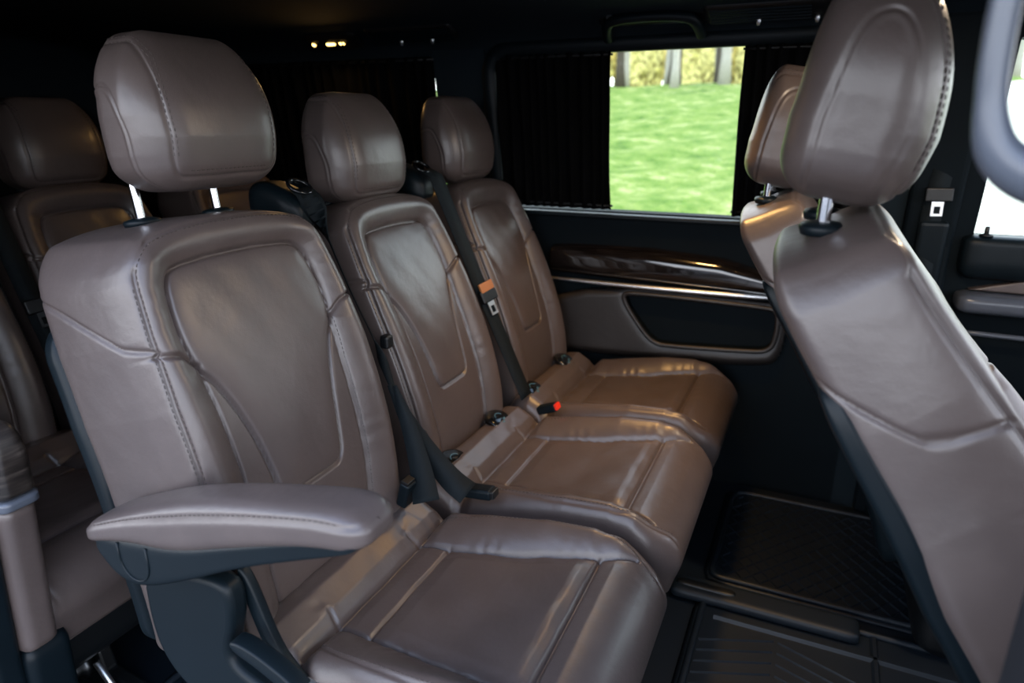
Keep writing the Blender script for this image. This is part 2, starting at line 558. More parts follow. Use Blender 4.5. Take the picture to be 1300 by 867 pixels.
class Head:
    """headrest: box coordinates (lateral, height, depth)"""
    def __init__(s, W=.135, H=.232, d0=-.082, d1=.062, tilt=0.0, c=(0, 0, 0), oval=False):
        s.W, s.H, s.d0, s.d1, s.tilt, s.c, s.oval = W, H, d0, d1, tilt, c, oval
        s.lo = (-W, 0, d0); s.hi = (W, H, d1)
        s.rlo = (.070, .040, .050); s.rhi = (.070, .115, .050)
        e = W - .034
        s.seam = chaikin([(-e, H + .05), (-e, .06), (-e, .022), (-e + .03, .020), (e - .03, .020), (e, .022), (e, .06), (e, H + .05)], False, 3)
        s.arch = chaikin([(.020, -.02), (.020, .05), (.016, .100), (-.012, .148), (-.050, .150), (-.085, .125), (-.11, .08)], False, 3)
        if oval: s.arch = chaikin([(-.040, -.03), (-.046, .05), (-.045, .12), (-.030, .185), (.010, .205), (.040, .18), (.050, .12), (.048, .05), (.034, -.03)], False, 3)
        a = W * .62
        s.rear = chaikin([(-a * .9, .03), (-a, .09), (-a * .92, .15), (-a * .55, .183), (a * .55, .183), (a * .92, .15), (a, .09), (a * .9, .03)], False, 3)
    def F(s, P):
        q = softbox(np.asarray(P, float), s.lo, s.hi, s.rlo, s.rhi)
        l, h, n = q[:, 0], q[:, 1], q[:, 2]
        fr = sst(n, s.d1 - .06, s.d1 - .02)
        up = sst(n, s.d0 + .01, s.d0 + .05)
        g = .0034 * np.exp(-(pl_dist(l, h, s.seam) / .0024) ** 2) * np.maximum(fr, up * sst(h, s.H - .06, s.H - .03))
        sd = sst(np.abs(l), s.W - .045, s.W - .02) * (1 - fr * .6)
        ga = .0036 * np.exp(-(pl_dist(n, h, s.arch) / .0026) ** 2) * sd
        da = poly_sdf(n, h, s.arch if s.oval else np.vstack([s.arch, [(-.2, .08), (-.2, -.05)]]))
        ga = ga + .003 * sst(-da, 0, .012) * sd
        rear = 1 - sst(n, s.d0 + .012, s.d0 + .04)
        gr = .0030 * np.exp(-(pl_dist(l, h, s.rear) / .0035) ** 2) * rear * (0 if s.oval else 1)
        # inflate shrink towards the middle line
        ctr = np.stack([l * 0, np.clip(h, .07, s.H - .09), np.clip(n, s.d0 + .05, s.d1 - .05)], 1)
        v = np.stack([l, h, n], 1) - ctr
        k = v / (np.linalg.norm(v, axis=1)[:, None] + 1e-9)
        p = np.stack([l, h, n], 1) - k * (g + ga + gr)[:, None]
        l, h, n = p[:, 0], p[:, 1], p[:, 2]
        wf = np.interp(h, [0, s.H * .24, s.H * .48, s.H * .76, s.H], [.90, .985, 1.0, .97, .92])
        l = l * wf
        t = h / s.H
        n = n * np.interp(t, [0, .35, 1], [.92, 1.03, .86]) + .010 * np.sin(np.clip(t, 0, 1) * PI) - .016 * t * t
        n = n - .012 * (l / s.W) ** 2 * sst(n, -.04, .04)
        ca, sa = math.cos(s.tilt), math.sin(s.tilt)
        x = n * ca - h * sa; z = h * ca + n * sa
        return np.stack([x + s.c[0], l + s.c[1], z + s.c[2]], 1)
    def build(s, parent, mat, thread, res=.0034, thread_on=True):
        P, Fc = lattice(lin(-s.W, s.W, int(2 * s.W / res)), lin(0, s.H, int(s.H / res)), lin(s.d0, s.d1, int((s.d1 - s.d0) / res)))
        o = mesh_obj('headrest', s.F(P), Fc, mat, parent)
        if thread_on:
            e = s.W - .034
            for sg in (1, -1):
                for off in (-.0045, .0045):
                    b = Bag()
                    stitches(b, s.F, [(sg * (e + off), h, s.d1) for h in lin(.05, s.H, 50)], 0, 1)
                    stitches(b, s.F, [(sg * (e + off), s.H, n) for n in lin(s.d1, s.d0 + .03, 40)], 0, 2, sign=-1)
                    b.build('stitching', thread, o, smooth=False)
            b = Bag(); stitches(b, s.F, [(l, .030, s.d1) for l in lin(-e + .02, e - .02, 50)], 0, 1)
            b.build('stitching', thread, o, smooth=False)
        return o

class Cushion:
    def __init__(s, hw=.236, x0=-.73, x1=-.145, z0=.24, z1=.40):
        s.hw = hw
        s.lo = (x0, -hw, z0); s.hi = (x1, hw, z1)
        s.rlo = (.05, .045, .03); s.rhi = (.095, .045, .075)
        s.ridge = [(-.60, .182), (-.50, .200), (-.38, .212), (-.28, .212), (-.22, .203), (-.18, .190), (-.145, .182)]
        s.cre = [(-.62, .112), (-.60, .118), (-.50, .128), (-.40, .142), (-.27, .164), (-.21, .188)]
    def F(s, P):
        q = softbox(np.asarray(P, float), s.lo, s.hi, s.rlo, s.rhi)
        x, y, z = q[:, 0], q[:, 1], q[:, 2]
        ay = np.abs(y)
        top = sst(z, s.hi[2] - .075, s.hi[2] - .02)
        base = np.interp(x, [-.73, -.69, -.655, -.62, -.60, -.575, -.54, -.40, -.29, -.27, -.24, -.19, -.145],
                         [-.012, .010, .014, -.006, -.030, -.024, -.024, -.010, .010, .008, .014, .010, .0])
        yc = np.interp(x, [c[0] for c in s.cre], [c[1] for c in s.cre])
        inner = 1 - sst(ay, yc - .004, yc + .006)
        for xs, dep, w in ((-.60, .009, .0036), (-.54, .006, .0030), (-.268, .009, .0034)):
            base = base - dep * np.exp(-((x - xs) / w) ** 2) * np.maximum(inner, (xs < -.58) * 1.0 * (ay < .2))
        pil = .006 * np.clip((x + .54) / .03, 0, 1) * np.clip((-.27 - x) / .03, 0, 1) * np.clip((yc - ay) / .03, 0, 1)
        fade = sst(x, -.615, -.57) * (1 - sst(x, -.27, -.165))
        t = np.clip((ay - yc) / (s.hw - yc), 0, 1)
        rise = np.interp(x, [-.6, -.5, -.38, -.25, -.17], [.022, .036, .044, .030, .01])
        bol = rise * fade * (1 - (1 - np.clip(t / .72, 0, 1)) ** 2)
        cg = pl_dist(x, ay, s.cre)
        bol = bol - .007 * np.exp(-(cg / .0036) ** 2)
        rg = pl_dist(x, ay, s.ridge)
        bol = bol - .0022 * np.exp(-(rg / .003) ** 2)
        # gathers beside the crease and soft sag
        gat = .0008 * np.sin(x * 150 + 60 * ay + 3 * np.sin(x * 40)) * np.exp(-((ay - yc - .008) / .014) ** 2)
        gat = gat + .0007 * np.sin(x * 120 + 50 * ay) * np.exp(-((ay - yc + .012) / .012) ** 2)
        gat = gat + .0012 * np.sin(x * 55 + y * 18) * np.sin(y * 47 + 1.3) * inner * (x < -.27)
        z2 = z + top * (base + pil + bol + gat)
        # front nose hangs slightly back towards the floor; flanks lean in
        x2 = x - .030 * (1 - sst(z, s.lo[2], s.hi[2] - .02)) * sst(x, -.25, s.hi[0])
        nose = sst(x, s.hi[0] - .05, s.hi[0] - .01) * (1 - top)
        y2 = y * (1 - .05 * (1 - sst(z, s.lo[2], s.hi[2] - .02)))
        y2 = y2 * (1 - .05 * sst(x, -.22, -.15))
        return np.stack([x2, y2, z2], 1)
    def build(s, parent, mat, thread, res=.0036, thread_on=True):
        P, Fc = lattice(lin(s.lo[0], s.hi[0], int((s.hi[0] - s.lo[0]) / res)), lin(-s.hw, s.hw, int(2 * s.hw / res)), lin(s.lo[2], s.hi[2], 26))
        o = mesh_obj('seat_cushion', s.F(P), Fc, mat, parent)
        if thread_on:
            for sg in (1, -1):
                b = Bag(); stitches(b, s.F, [(x, sg * y, s.hi[2]) for x, y in s.ridge], 0, 1, off=(-.005 * sg, 0))
                b.build('stitching', thread, o, smooth=False)
        return o

INS_WIDE = [(-.150, .463), (-.158, .54), (-.150, .600), (-.115, .612), (.115, .612), (.150, .600), (.158, .54), (.150, .463), (.124, .435), (.098, .365), (.083, .295), (.074, .225), (.030, .224), (-.030, .224), (-.074, .225), (-.083, .295), (-.098, .365), (-.124, .435)]
CRE_WIDE = [(.145, .465), (.138, .40), (.134, .30), (.132, .20), (.125, .10), (.118, -.02)]
def scale2(L, a, b=1.0, dy=0): return [(x * a, y * b + dy) for x, y in L]

PROF_NEAR = [(-.690, .34), (-.687, .45), (-.697, .55), (-.716, .65), (-.746, .75), (-.784, .85), (-.824, .95), (-.860, 1.03)]
PROF_MID = [(-.705, .34), (-.705, .45), (-.728, .55), (-.762, .65), (-.805, .75), (-.852, .85), (-.902, .95), (-.945, 1.03)]
WS = [(-.1, .93), (0, .95), (.12, .985), (.25, 1.0), (.42, .99), (.52, .955), (.60, .90), (.66, .84), (.72, .80)]
SIDE_SEAM = [(.03, .480), (0.0, .492), (-.20, .606)]

def post_geo(p0, p1, bend=None, r=.0068):
    pts = [p0, bend, p1] if bend is not None else [p0, p1]
    P = resample(chaikin(pts, False, 2), 14)
    return tube_geo(P, r, 12, up=(0, 1, 0))

def seat(loc, label, prof, back_kw, head_c, head_tilt, post_base_z, near=False, res=1.0, thread=True, group=None):
    """row seat; loc = floor point under the seat; all shapes are given in row coordinates and shifted by ORIG"""
    t = thing('car_seat', label, 'seat', loc, group)
    ORIG = -.45
    def shift(objs):
        for o in objs:
            o.location.x = -ORIG
    made = []
    cu = Cushion().build(t, M['leather'], M['thread'], .0036 * res, thread); made.append(cu)
    bk = Back(prof, **back_kw)
    bo = bk.build(t, M['leather'], M['thread'], .0033 * res, thread_on=thread); made.append(bo)
    made.append(bk.shell(t, M['plastic'], -.02, .56))
    hd = Head(c=head_c, tilt=head_tilt, H=.222 if near else .232)
    made.append(hd.build(t, M['leather'], M['thread'], .0034 * res, thread))
    for sg in (-1, 1):
        y = .072 * sg + head_c[1] - (.017 if near else 0)
        px_ = head_c[0] - .045
        post_base_z = bk.top_z(px_, y)
        top = (px_ - .012, y, head_c[2] + .04)
        bot = (px_, y, post_base_z - .02)
        bend = (px_ - .004, y, head_c[2] - .02)
        made.append(tag(mesh_obj('headrest_post', *post_geo(bot, top, bend), M['chrome'], t), 'polished chrome headrest post'))
        V, F = lathe_geo([(.0, -.006), (.021, -.006), (.023, 0), (.021, .0035), (.012, .006), (.0, .006)], 20)
        V = [(v[0] * 1.0 + bot[0], v[1] * 1.25 + y, v[2] + post_base_z + .002 + .10 * v[0]) for v in V]
        made.append(mesh_obj('post_collar', V, F, M['plastic'], t))
    # seat pan and legs below
    P, Fc = lattice(lin(-.70, -.22, 20), lin(-.20, .20, 16), lin(.13, .262, 8))
    made.append(mesh_obj('seat_pan', softbox(P, (-.70, -.20, .13), (-.22, .20, .262), (.05, .03, .05), (.08, .03, .02)), Fc, M['black'], t))
    for sg in (-1, 1):
        b = Bag().add(*prism_geo([(-.66, .0), (-.30, .0), (-.27, .02), (-.36, .05), (-.40, .16), (-.62, .16), (-.66, .05)], sg * .155 - .02, sg * .155 + .02))
        o = b.build('seat_leg', M['black'], t, False); bevel(o, .006); made.append(o)
    shift(made)
    return t, bk, -ORIG

def iso_cover(parent, x, y, z, dx):
    """round black cap over the child seat anchor, pushed into the roll at the foot of the backrest"""
    V, F = lathe_geo([(.0, -.012), (.034, -.012), (.038, .0), (.037, .003), (.032, .0055), (.0, .0065)], 24, 'z')
    a = math.radians(32)
    def R(p):
        p = (p[0], p[1], p[2] - .30 * p[0] * p[0] / .04)
        return (x + dx + p[0] * math.cos(a) + p[2] * math.sin(a), y + p[1], z - p[0] * math.sin(a) + p[2] * math.cos(a))
    o = mesh_obj('anchor_cover', [R(v) for v in V], F, M['gloss'], parent)
    tag(o, 'round glossy black child seat anchor cover')
    arc = [(.016 * math.cos(u), .016 * math.sin(u), .0068) for u in lin(2.0, 4.2, 12)]
    b = Bag().add(*tube_geo([R(p) for p in arc], .0011, 6))
    b.add(*[[R(v) for v in box_geo(.010, .017, -.008, .002, .005, .0072)[0]], box_geo(0, 1, 0, 1, 0, 1)[1]])
    b.add(*[[R(v) for v in box_geo(.004, .009, .004, .012, .005, .0072)[0]], box_geo(0, 1, 0, 1, 0, 1)[1]])
    b.build('anchor_marking', M['mark'], o, False)
    return o

BK_NEAR = dict(yo=-.026, hw=.218, T=.205, s0=-.04, s1=.672, ins=INS_WIDE, crease=CRE_WIDE, hs_side=SIDE_SEAM, ws=WS)
BK_MID = dict(hw=.205, T=.165, s0=-.04, s1=.665, ins=scale2(INS_WIDE, .87, .985, -.012), crease=scale2(CRE_WIDE, .88, .985, -.012), hs_side=scale2(SIDE_SEAM, 1, 1, -.012), ws=WS)

YS = (.795, 1.290, 1.772)
near_seat, near_back, OX = seat((-.45, YS[0], 0), 'brown leather seat with the padded armrest and tall chrome headrest posts', PROF_NEAR, BK_NEAR, (-.880, -.003, 1.020), .05, .992, near=True, res=.72, group='seats of the middle row')
mid_seat, mid_back, _ = seat((-.45, YS[1], 0), 'brown leather seat between the armrest seat and the seat beside the curtained window', PROF_MID, BK_MID, (-.955, .005, .948), .06, .985, res=.85, group='seats of the middle row')
far_seat, far_back, _ = seat((-.45, YS[2], 0), 'brown leather seat beside the curtained window, with an orange-tabbed belt hanging across it', PROF_MID, BK_MID, (-.955, 0, .955), .06, .985, res=.85, group='seats of the middle row')
for sd, yy, zz in ((mid_seat, -.120, .412), (mid_seat, .105, .418), (far_seat, -.155, .418), (far_seat, .100, .420)):
    iso_cover(sd, -.664, yy, zz - .004, OX)

def copy_tree(o, parent=None):
    c = o.copy()
    COL.objects.link(c)
    if parent is not None:
        c.parent = parent
    for ch in list(o.children):
        copy_tree(ch, c)
    return c

REAR = [(.72, 'brown leather rear row seat cut off by the wood topped panel at the doorway'),
        (1.195, 'brown leather rear row seat showing its shadowed headrest beside the tallest chrome-posted headrest'),
        (1.72, 'brown leather rear row seat glimpsed under the tallest headrest between its chrome posts')]
for y, lab in REAR:
    c = copy_tree(mid_seat)
    for ch in list(c.children):
        if ch.name.startswith('anchor_cover'):
            for g in list(ch.children): bpy.data.objects.remove(g)
            bpy.data.objects.remove(ch)
    c.location = (-.45 - .92, y, 0)
    c['label'] = lab
    c['group'] = 'seats of the rear row'

# ---- armrest and hinge cover on the seat beside the doorway
def at_seat(x, y, z): return (x + .45, y - YS[0], z)
o_shapes = {}
def curve_box(name, top, bot, y0, y1, mat, parent, nx=70, ny=16, nz=12, r=(.02, .02, .02), crown=0.0, groove=None):
    """solid between two side-view curves top(x), bot(x), rounded at every edge"""
    xs = (min(p[0] for p in top), max(p[0] for p in top))
    P, Fc = lattice(lin(0, 1, nx), lin(0, 1, ny), lin(0, 1, nz))
    L = xs[1] - xs[0]; Wd = y1 - y0
    hgt = .07
    S = np.array([L, Wd, hgt])
    rr = np.array(r)
    def f(P):
        q = softbox(np.asarray(P, float) * S, (0, 0, 0), S, rr, rr) / S
        return shape(q)
    def shape(q):
        x = xs[0] + q[:, 0] * L
        tz = np.interp(x, [p[0] for p in top], [p[1] for p in top])
        bz = np.interp(x, [p[0] for p in bot], [p[1] for p in bot])
        y = y0 + q[:, 1] * Wd
        z = bz + q[:, 2] * (tz - bz) + crown * (1 - (2 * q[:, 1] - 1) ** 2) * q[:, 2]
        if groove is not None:
            g = np.exp(-((q[:, 2] - groove) / .035) ** 2) * .0035
            y = y + np.where(q[:, 1] < .5, g, -g)
        return np.array([at_seat(*v) for v in np.stack([x, y, z], 1)])
    o = mesh_obj(name, f(P), Fc, mat, parent)
    o_shapes[name] = f
    return o

def dens(L, n=60): return [tuple(p) for p in resample(chaikin(L, False, 3), n)]
ARM_TOP = dens([(-.855, .604), (-.81, .624), (-.75, .650), (-.67, .680), (-.575, .704), (-.48, .722), (-.43, .730), (-.398, .728), (-.385, .722)])
ARM_BOT = dens([(-.855, .574), (-.81, .588), (-.75, .600), (-.68, .603), (-.577, .640), (-.48, .672), (-.42, .684), (-.385, .688)])
BASE_TOP = dens([(-.832, .598), (-.74, .612), (-.67, .620), (-.567, .655), (-.47, .688), (-.415, .698), (-.395, .702)])
BASE_BOT = dens([(-.832, .585), (-.815, .560), (-.790, .536), (-.751, .533), (-.657, .575), (-.571, .620), (-.473, .660), (-.415, .684), (-.395, .694)])
arm = curve_box('armrest', ARM_TOP, ARM_BOT, .474, .556, M['leather'], near_seat, r=(.036, .026, .026), crown=.002, groove=.80)
tag(arm, 'padded brown leather armrest')
sb = Bag()
stitches(sb, o_shapes['armrest'], [(u, 0, .86) for u in lin(.04, .95, 60)], 0, 2, core=(.5, .5, .5), w=.0017)
sb.build('stitching', M['thread'], arm, False)
ab = curve_box('armrest_base', BASE_TOP, BASE_BOT, .478, .552, M['plastic'], arm, r=(.012, .012, .012))
tag(ab, 'dark plastic underside of the armrest')
cx, cz = -.752, .604
u = [(cx + .027 * math.cos(a), .4775, cz + (-.024 + .030 * math.sin(a))) for a in lin(PI, 2 * PI, 20)]
u = [(cx - .027, .4775, cz - .004)] + u + [(cx + .027, .4775, cz + .002)]
mesh_obj('pivot_cover', *tube_geo([at_seat(*p) for p in u], .0014, 8, up=(0, 1, 0)), M['plastic'], ab)
hinge = [(-.815, .440), (-.812, .520), (-.72, .540), (-.665, .545), (-.643, .531), (-.645, .480), (-.665, .426), (-.651, .404), (-.612, .392), (-.58, .375), (-.56, .34), (-.59, .30), (-.676, .30), (-.765, .330), (-.805, .38)]
hp = [tuple(p) for p in chaikin(hinge, True, 3)]
V, F = prism_geo(hp, .522, .556)
hv = mesh_obj('hinge_cover', [at_seat(*v) for v in V], F, M['plastic'], near_seat); autosmooth(hv); bevel(hv, .010, 4, 60)
bar = [(-.668, .55), (-.645, .535), (-.610, .43), (-.585, .40), (-.56, .38), (-.59, .372), (-.62, .40), (-.648, .466)]
V, F = prism_geo([tuple(p) for p in chaikin(bar, True, 2)], .556, .572)
bv = mesh_obj('hinge_arm', [at_seat(*v) for v in V], F, M['plastic'], near_seat); bevel(bv, .004, 2, 60)
lv = [(-.640, .470), (-.610, .470), (-.560, .452), (-.525, .432), (-.520, .420), (-.545, .420), (-.60, .445), (-.635, .455)]
V, F = prism_geo([tuple(p) for p in chaikin(lv, True, 2)], .506, .532)
lvo = mesh_obj('recline_lever', [at_seat(*v) for v in V], F, M['plastic'], near_seat); bevel(lvo, .004, 2, 60)
V, F = prism_geo([(-.535, .432), (-.50, .425), (-.50, .405), (-.53, .410)], .500, .535)
bevel(mesh_obj('lever_tip', [at_seat(*v) for v in V], F, M['satin'], near_seat, False), .003)

# ---- front seats: seen from behind and the doorway side
PROF_FRONT = [(.470, .34), (.440, .43), (.378, .55), (.305, .65), (.222, .75), (.132, .85), (.050, .95), (-.012, 1.045), (-.035, 1.09)]
WS_FRONT = [(-.1, .95), (0, .96), (.25, 1.0), (.50, 1.0), (.62, .97), (.70, .92), (.80, .86)]
TW_FRONT = [(0, 1.05), (.25, 1.0), (.42, .90), (.55, .74), (.66, .63), (.75, .58), (.82, .56)]
def front_seat(loc_y, label, dx=0.0, group='front seats'):
    t = thing('car_seat', label, 'seat', (.55 + dx, loc_y, 0), group)
    bk = Back(PROF_FRONT, hw=.220, T=.142, s0=-.04, s1=.812, ins=INS_WIDE, crease=CRE_WIDE,
              hs_side=[(.03, .555), (0, .568), (-.03, .585), (-.15, .700)], ws=WS_FRONT, shear=.10, n0=(), flare=.012, hb=.055, tw=TW_FRONT)
    made = [bk.build(t, M['leather'], M['thread'], .0030), bk.shell(t, M['plastic'], -.04, .68, .002, .034)]
    hd = Head(W=.125, H=.245, d0=-.080, d1=.074, tilt=-.17, c=(.012, 0, 1.030), oval=True)
    hd.rlo = (.075, .050, .055)
    made.append(hd.build(t, M['leather'], M['thread']))
    for sg in (-1, 1):
        y = .070 * sg
        pz = bk.top_z(.004, y)
        made.append(tag(mesh_obj('headrest_post', *post_geo((.004, y, pz - .02), (.012, y, 1.09), (.004, y, 1.045), .0078), M['chrome'], t), 'polished chrome headrest post'))
        V, F = lathe_geo([(.0, -.008), (.024, -.008), (.026, 0), (.024, .004), (.012, .007), (.0, .007)], 20)
        V = [(v[0] + .004, v[1] * 1.25 + y, v[2] + pz + .002) for v in V]
        made.append(mesh_obj('post_collar', V, F, M['plastic'], t))
    cu = Cushion(hw=.25)
    P, Fc = lattice(lin(cu.lo[0], cu.hi[0], 90), lin(-cu.hw, cu.hw, 80), lin(cu.lo[2], cu.hi[2], 18))
    V = cu.F(P); V[:, 0] += 1.10
    made.append(mesh_obj('seat_cushion', V, Fc, M['leather'], t))
    P, Fc = lattice(lin(.42, .92, 16), lin(-.2, .2, 12), lin(0, .27, 10))
    made.append(mesh_obj('seat_base', softbox(P, (.42, -.2, 0), (.92, .2, .27), (.04, .03, .02), (.04, .03, .03)), Fc, M['black'], t))
    for o in made:
        o.location.x = -.55
    return t
psg = front_seat(.935, 'large brown leather front seat with its plain back towards the aisle, beside the doorway')
drv = copy_tree(psg)
drv.location = (.55 - .115, 1.665, 0)
drv['label'] = 'brown leather front seat mostly hidden behind the other front seat, amber light on its shoulder'
for o in drv.children:
    if not o.name.startswith('seat_base'):
        o.location.z -= .045

# ------------------------------------------------------------------ belts
def ribbon_geo(path, wdir, w, t=.0022):
    """strap along path; wdir: width direction per point; w: width per point"""
    P = np.asarray(path, float); n = len(P)
    Wd = np.asarray(wdir, float)
    if Wd.ndim == 1: Wd = np.tile(Wd, (n, 1))
    ww = np.full(n, w) if np.isscalar(w) else np.asarray(w)
    T = np.gradient(P, axis=0); T /= np.linalg.norm(T, axis=1)[:, None]
    Wd = Wd - T * (Wd * T).sum(1)[:, None]
    Wd /= np.linalg.norm(Wd, axis=1)[:, None]
    N = np.cross(T, Wd)
    V = []
    for i in range(n):
        a = Wd[i] * ww[i] / 2; b = N[i] * t / 2
        V += [P[i] - a - b, P[i] + a - b, P[i] + a + b, P[i] - a + b]
    F = []
    for i in range(n - 1):
        for k in range(4):
            l = (k + 1) % 4
            F.append((i * 4 + k, i * 4 + l, i * 4 + 4 + l, i * 4 + 4 + k))
    F += [(3, 2, 1, 0), tuple((n - 1) * 4 + k for k in range(4))]
    return V, F

def tongue(parent, p, axis, side, base=True, orange=False, dull=False):
    """latch tongue: plastic grip with a slotted metal plate"""
    p = np.array(p, float); a = np.array(axis, float); a /= np.linalg.norm(a)
    s = np.array(side, float); s -= a * (a @ s); s /= np.linalg.norm(s)
    n = np.cross(a, s)
    def bx(u0, u1, v0, v1, w0, w1): 
        V, F = box_geo(u0, u1, v0, v1, w0, w1)
        return [p + a * v[0] + s * v[1] + n * v[2] for v in V], F
    g = bevel(Bag().add(*bx(-.012, .022, -.030, .030, -.008, .008)).build('tongue_grip', M['black'], parent, False), .004, 3)
    pl = Bag()
    pl.add(*bx(.022, .034, -.013, .013, -.0012, .0012)); pl.add(*bx(.052, .058, -.013, .013, -.0012, .0012))
    pl.add(*bx(.034, .052, -.013, -.007, -.0012, .0012)); pl.add(*bx(.034, .052, .007, .013, -.0012, .0012))
    pl.build('tongue_plate', M['steel' if dull else 'satin'], g, False)
    if orange:
        tg = bx(-.030, -.006, -.026, .026, .0035, .0095)
        tag(bevel(Bag().add(*tg).build('tongue_tab', M['orange'], g, False), .001), 'orange tab on the belt tongue')
    return g

def housing(parent, loc, mat=None):
    """shoulder outlet of the belt: a rounded shell with a slot"""
    x, y, z = loc
    P, Fc = lattice(lin(0, 1, 18), lin(0, 1, 18), lin(0, 1, 12))
    S = np.array([.13, .085, .07])
    q = softbox(P * S, (0, 0, 0), S, (.03, .025, .02), (.045, .03, .03))
    q[:, 2] -= .35 * np.clip(q[:, 0] - .05, 0, 1)
    o = mesh_obj('belt_outlet', q + np.array([x - .115, y - .042, z - .035]), Fc, M['plastic'], parent)
    ring = [(x - .005 + .018 * math.cos(a), y + .026 * math.sin(a), z + .026 + (-.012) * math.cos(a)) for a in lin(0, 2 * PI, 25)[:-1]]
    mesh_obj('outlet_rim', *tube_geo(ring, .004, 8, True), M['gloss'], o)
    return o

def belt(label, y, xs, fan=False, loc=(0, 0, 0), tong=None, orange=False, y_end=None):
    t = thing('seat_belt', label, 'seat belt', loc, 'seat belts of the rows')
    (x0, z0), (x1, z1) = xs
    housing(t, (x0 - .01, y, z0 + .0))
    y_end = y if y_end is None else y_end
    path = resample(np.array([(x0 - .005, y, z0 + .020), (x0 + .025, y, z0 + .005), ((x0 + x1) / 2 + .01, (y + y_end) / 2, (z0 + z1) / 2), (x1, y_end, z1)]), 40)
    st = mesh_obj('strap', *ribbon_geo(path, (.25, 1, 0) if not fan else np.array([(.25 + .9 * k / 39, 1 - .75 * k / 39, 0) for k in range(40)]), .046), M['belt'], t)
    if tong is not None:
        i = int(tong * 39)
        a = path[i + 1] - path[i]
        tongue(t, path[i] + np.array([.010, .004, 0]), a, (.25, 1, 0), orange=orange, dull=not orange)
    return t, path

bf, pth = belt('dark seat belt with an orange tab on its tongue, across the window seat', 1.508, ((-.915, .985), (-.655, .42)), tong=.55, orange=True, y_end=1.545)

bm_ = thing('seat_belt', 'dark seat belt fanning out in a double fold beside the black buckles', 'seat belt', (0, 0, 0), 'seat belts of the rows')
housing(bm_, (-.935, 1.068, .972))
path = resample(chaikin([(-.940, 1.068, .994), (-.91, 1.064, .980), (-.83, 1.058, .80), (-.765, 1.048, .70), (-.71, 1.015, .625)], False, 2), 30)
mesh_obj('strap', *ribbon_geo(path, np.array([(.3 + .4 * min(1, k / 8), 1 - 1.7 * min(1, k / 8) + (1.9 * max(0, k - 22) / 7), 0) for k in range(30)]), np.interp(lin(0, 1, 30), [0, .6, 1], [.046, .034, .010])), M['belt'], bm_)
pa = resample(chaikin([(-.700, 1.006, .640), (-.658, .990, .56), (-.620, .965, .485), (-.598, .938, .450)], False, 2), 24)
mesh_obj('strap', *ribbon_geo(pa, (.9, .42, .12), np.interp(lin(0, 1, 24), [0, .3, 1], [.007, .028, .050])), M['belt'], bm_)
pb = resample(chaikin([(-.712, 1.004, .640), (-.668, 1.004, .56), (-.592, 1.010, .465), (-.550, 1.012, .440)], False, 2), 24)
mesh_obj('strap', *ribbon_geo(pb, (.9, .42, -.25), np.interp(lin(0, 1, 24), [0, .3, 1], [.007, .030, .050])), M['belt'], bm_)
bevel(Bag().add(*box_geo(-.768, -.748, 1.058, 1.082, .688, .716)).build('tongue_grip', M['black'], bm_, False), .006, 3)

belt('dark seat belt of the rear row hanging between two rear seats behind the armrest seat', .957, ((-1.82, .985), (-1.575, .44)), loc=(0, 0, 0), tong=.56, y_end=.957)

def buckle(label, p, axis, red):
    t = thing('belt_buckle', label, 'buckle', (p[0], p[1], p[2]), 'belt buckles in the seat gaps')
    a = np.array(axis, float); a /= np.linalg.norm(a)
    s = np.cross(a, (0, 1, 0)); s /= np.linalg.norm(s)
    def bx(u0, u1, v0, v1, w0, w1):
        V, F = box_geo(u0, u1, v0, v1, w0, w1)
        return [a * v[0] + np.array([0, 1, 0]) * v[1] + s * v[2] for v in V], F
    bd = bevel(Bag().add(*bx(-.06, .0, -.015, .017, -.010, .012)).build('buckle_body', M['plastic'], t, False), .006, 3)
    bt = bevel(Bag().add(*bx(-.003, .006, -.013, .013, -.006, .010)).build('release_button', M['red'] if red else M['black'], t, False), .002)
    if red: tag(bt, 'red release button')
    return t
buckle('belt buckle with red release button between the two seats by the window', (-.553, 1.505, .424), (.8, -.15, .35), True)
buckle('dark blue-black buckle standing beside the armrest seat backrest, in front of the folded belt', (-.632, .935, .485), (.30, -.15, .9), False)
buckle('black buckle lying under the fanned belt fold, against the middle seat cushion', (-.515, 1.052, .425), (.8, .05, .05), False)
buckle('black buckle standing upright in the gap behind the fanned belt', (-.655, 1.020, .54), (.25, -.2, .95), False)

# ------------------------------------------------------------------ van shell
def yw(z): return np.interp(z, [0, .80, .86, 1.31, 1.36], [2.075, 2.068, 2.055, 1.985, 1.97])
def wall_piece(bag, x0, x1, z0, z1, dy=0.0, t=.06, n=6):
    zs = np.linspace(z0, z1, n)
    poly = [(float(yw(z)) + dy, z) for z in zs] + [(float(yw(z)) + dy + t, z) for z in zs[::-1]]
    V = [(x0, y, z) for y, z in poly] + [(x1, y, z) for y, z in poly]
    m = len(poly)
    F = [list(range(m)), list(range(2 * m - 1, m - 1, -1))] + [(i, m + i, m + (i + 1) % m, (i + 1) % m) for i in range(m)]
    F = [list(reversed(f)) for f in F]
    bag.add(V, F)

w = Bag()
wall_piece(w, -2.75, -2.34, 0, 1.36)
wall_piece(w, -2.34, -1.165, 0, .90); wall_piece(w, -2.34, -1.165, 1.305, 1.36, n=2)
wall_piece(w, -1.165, -.985, 0, 1.36)
wall_piece(w, .14, .20, 0, 1.36)
wall_piece(w, -.985, .20, 1.315, 1.36, n=2)
struct(w.build('wall_far', M['liner'], None, False))
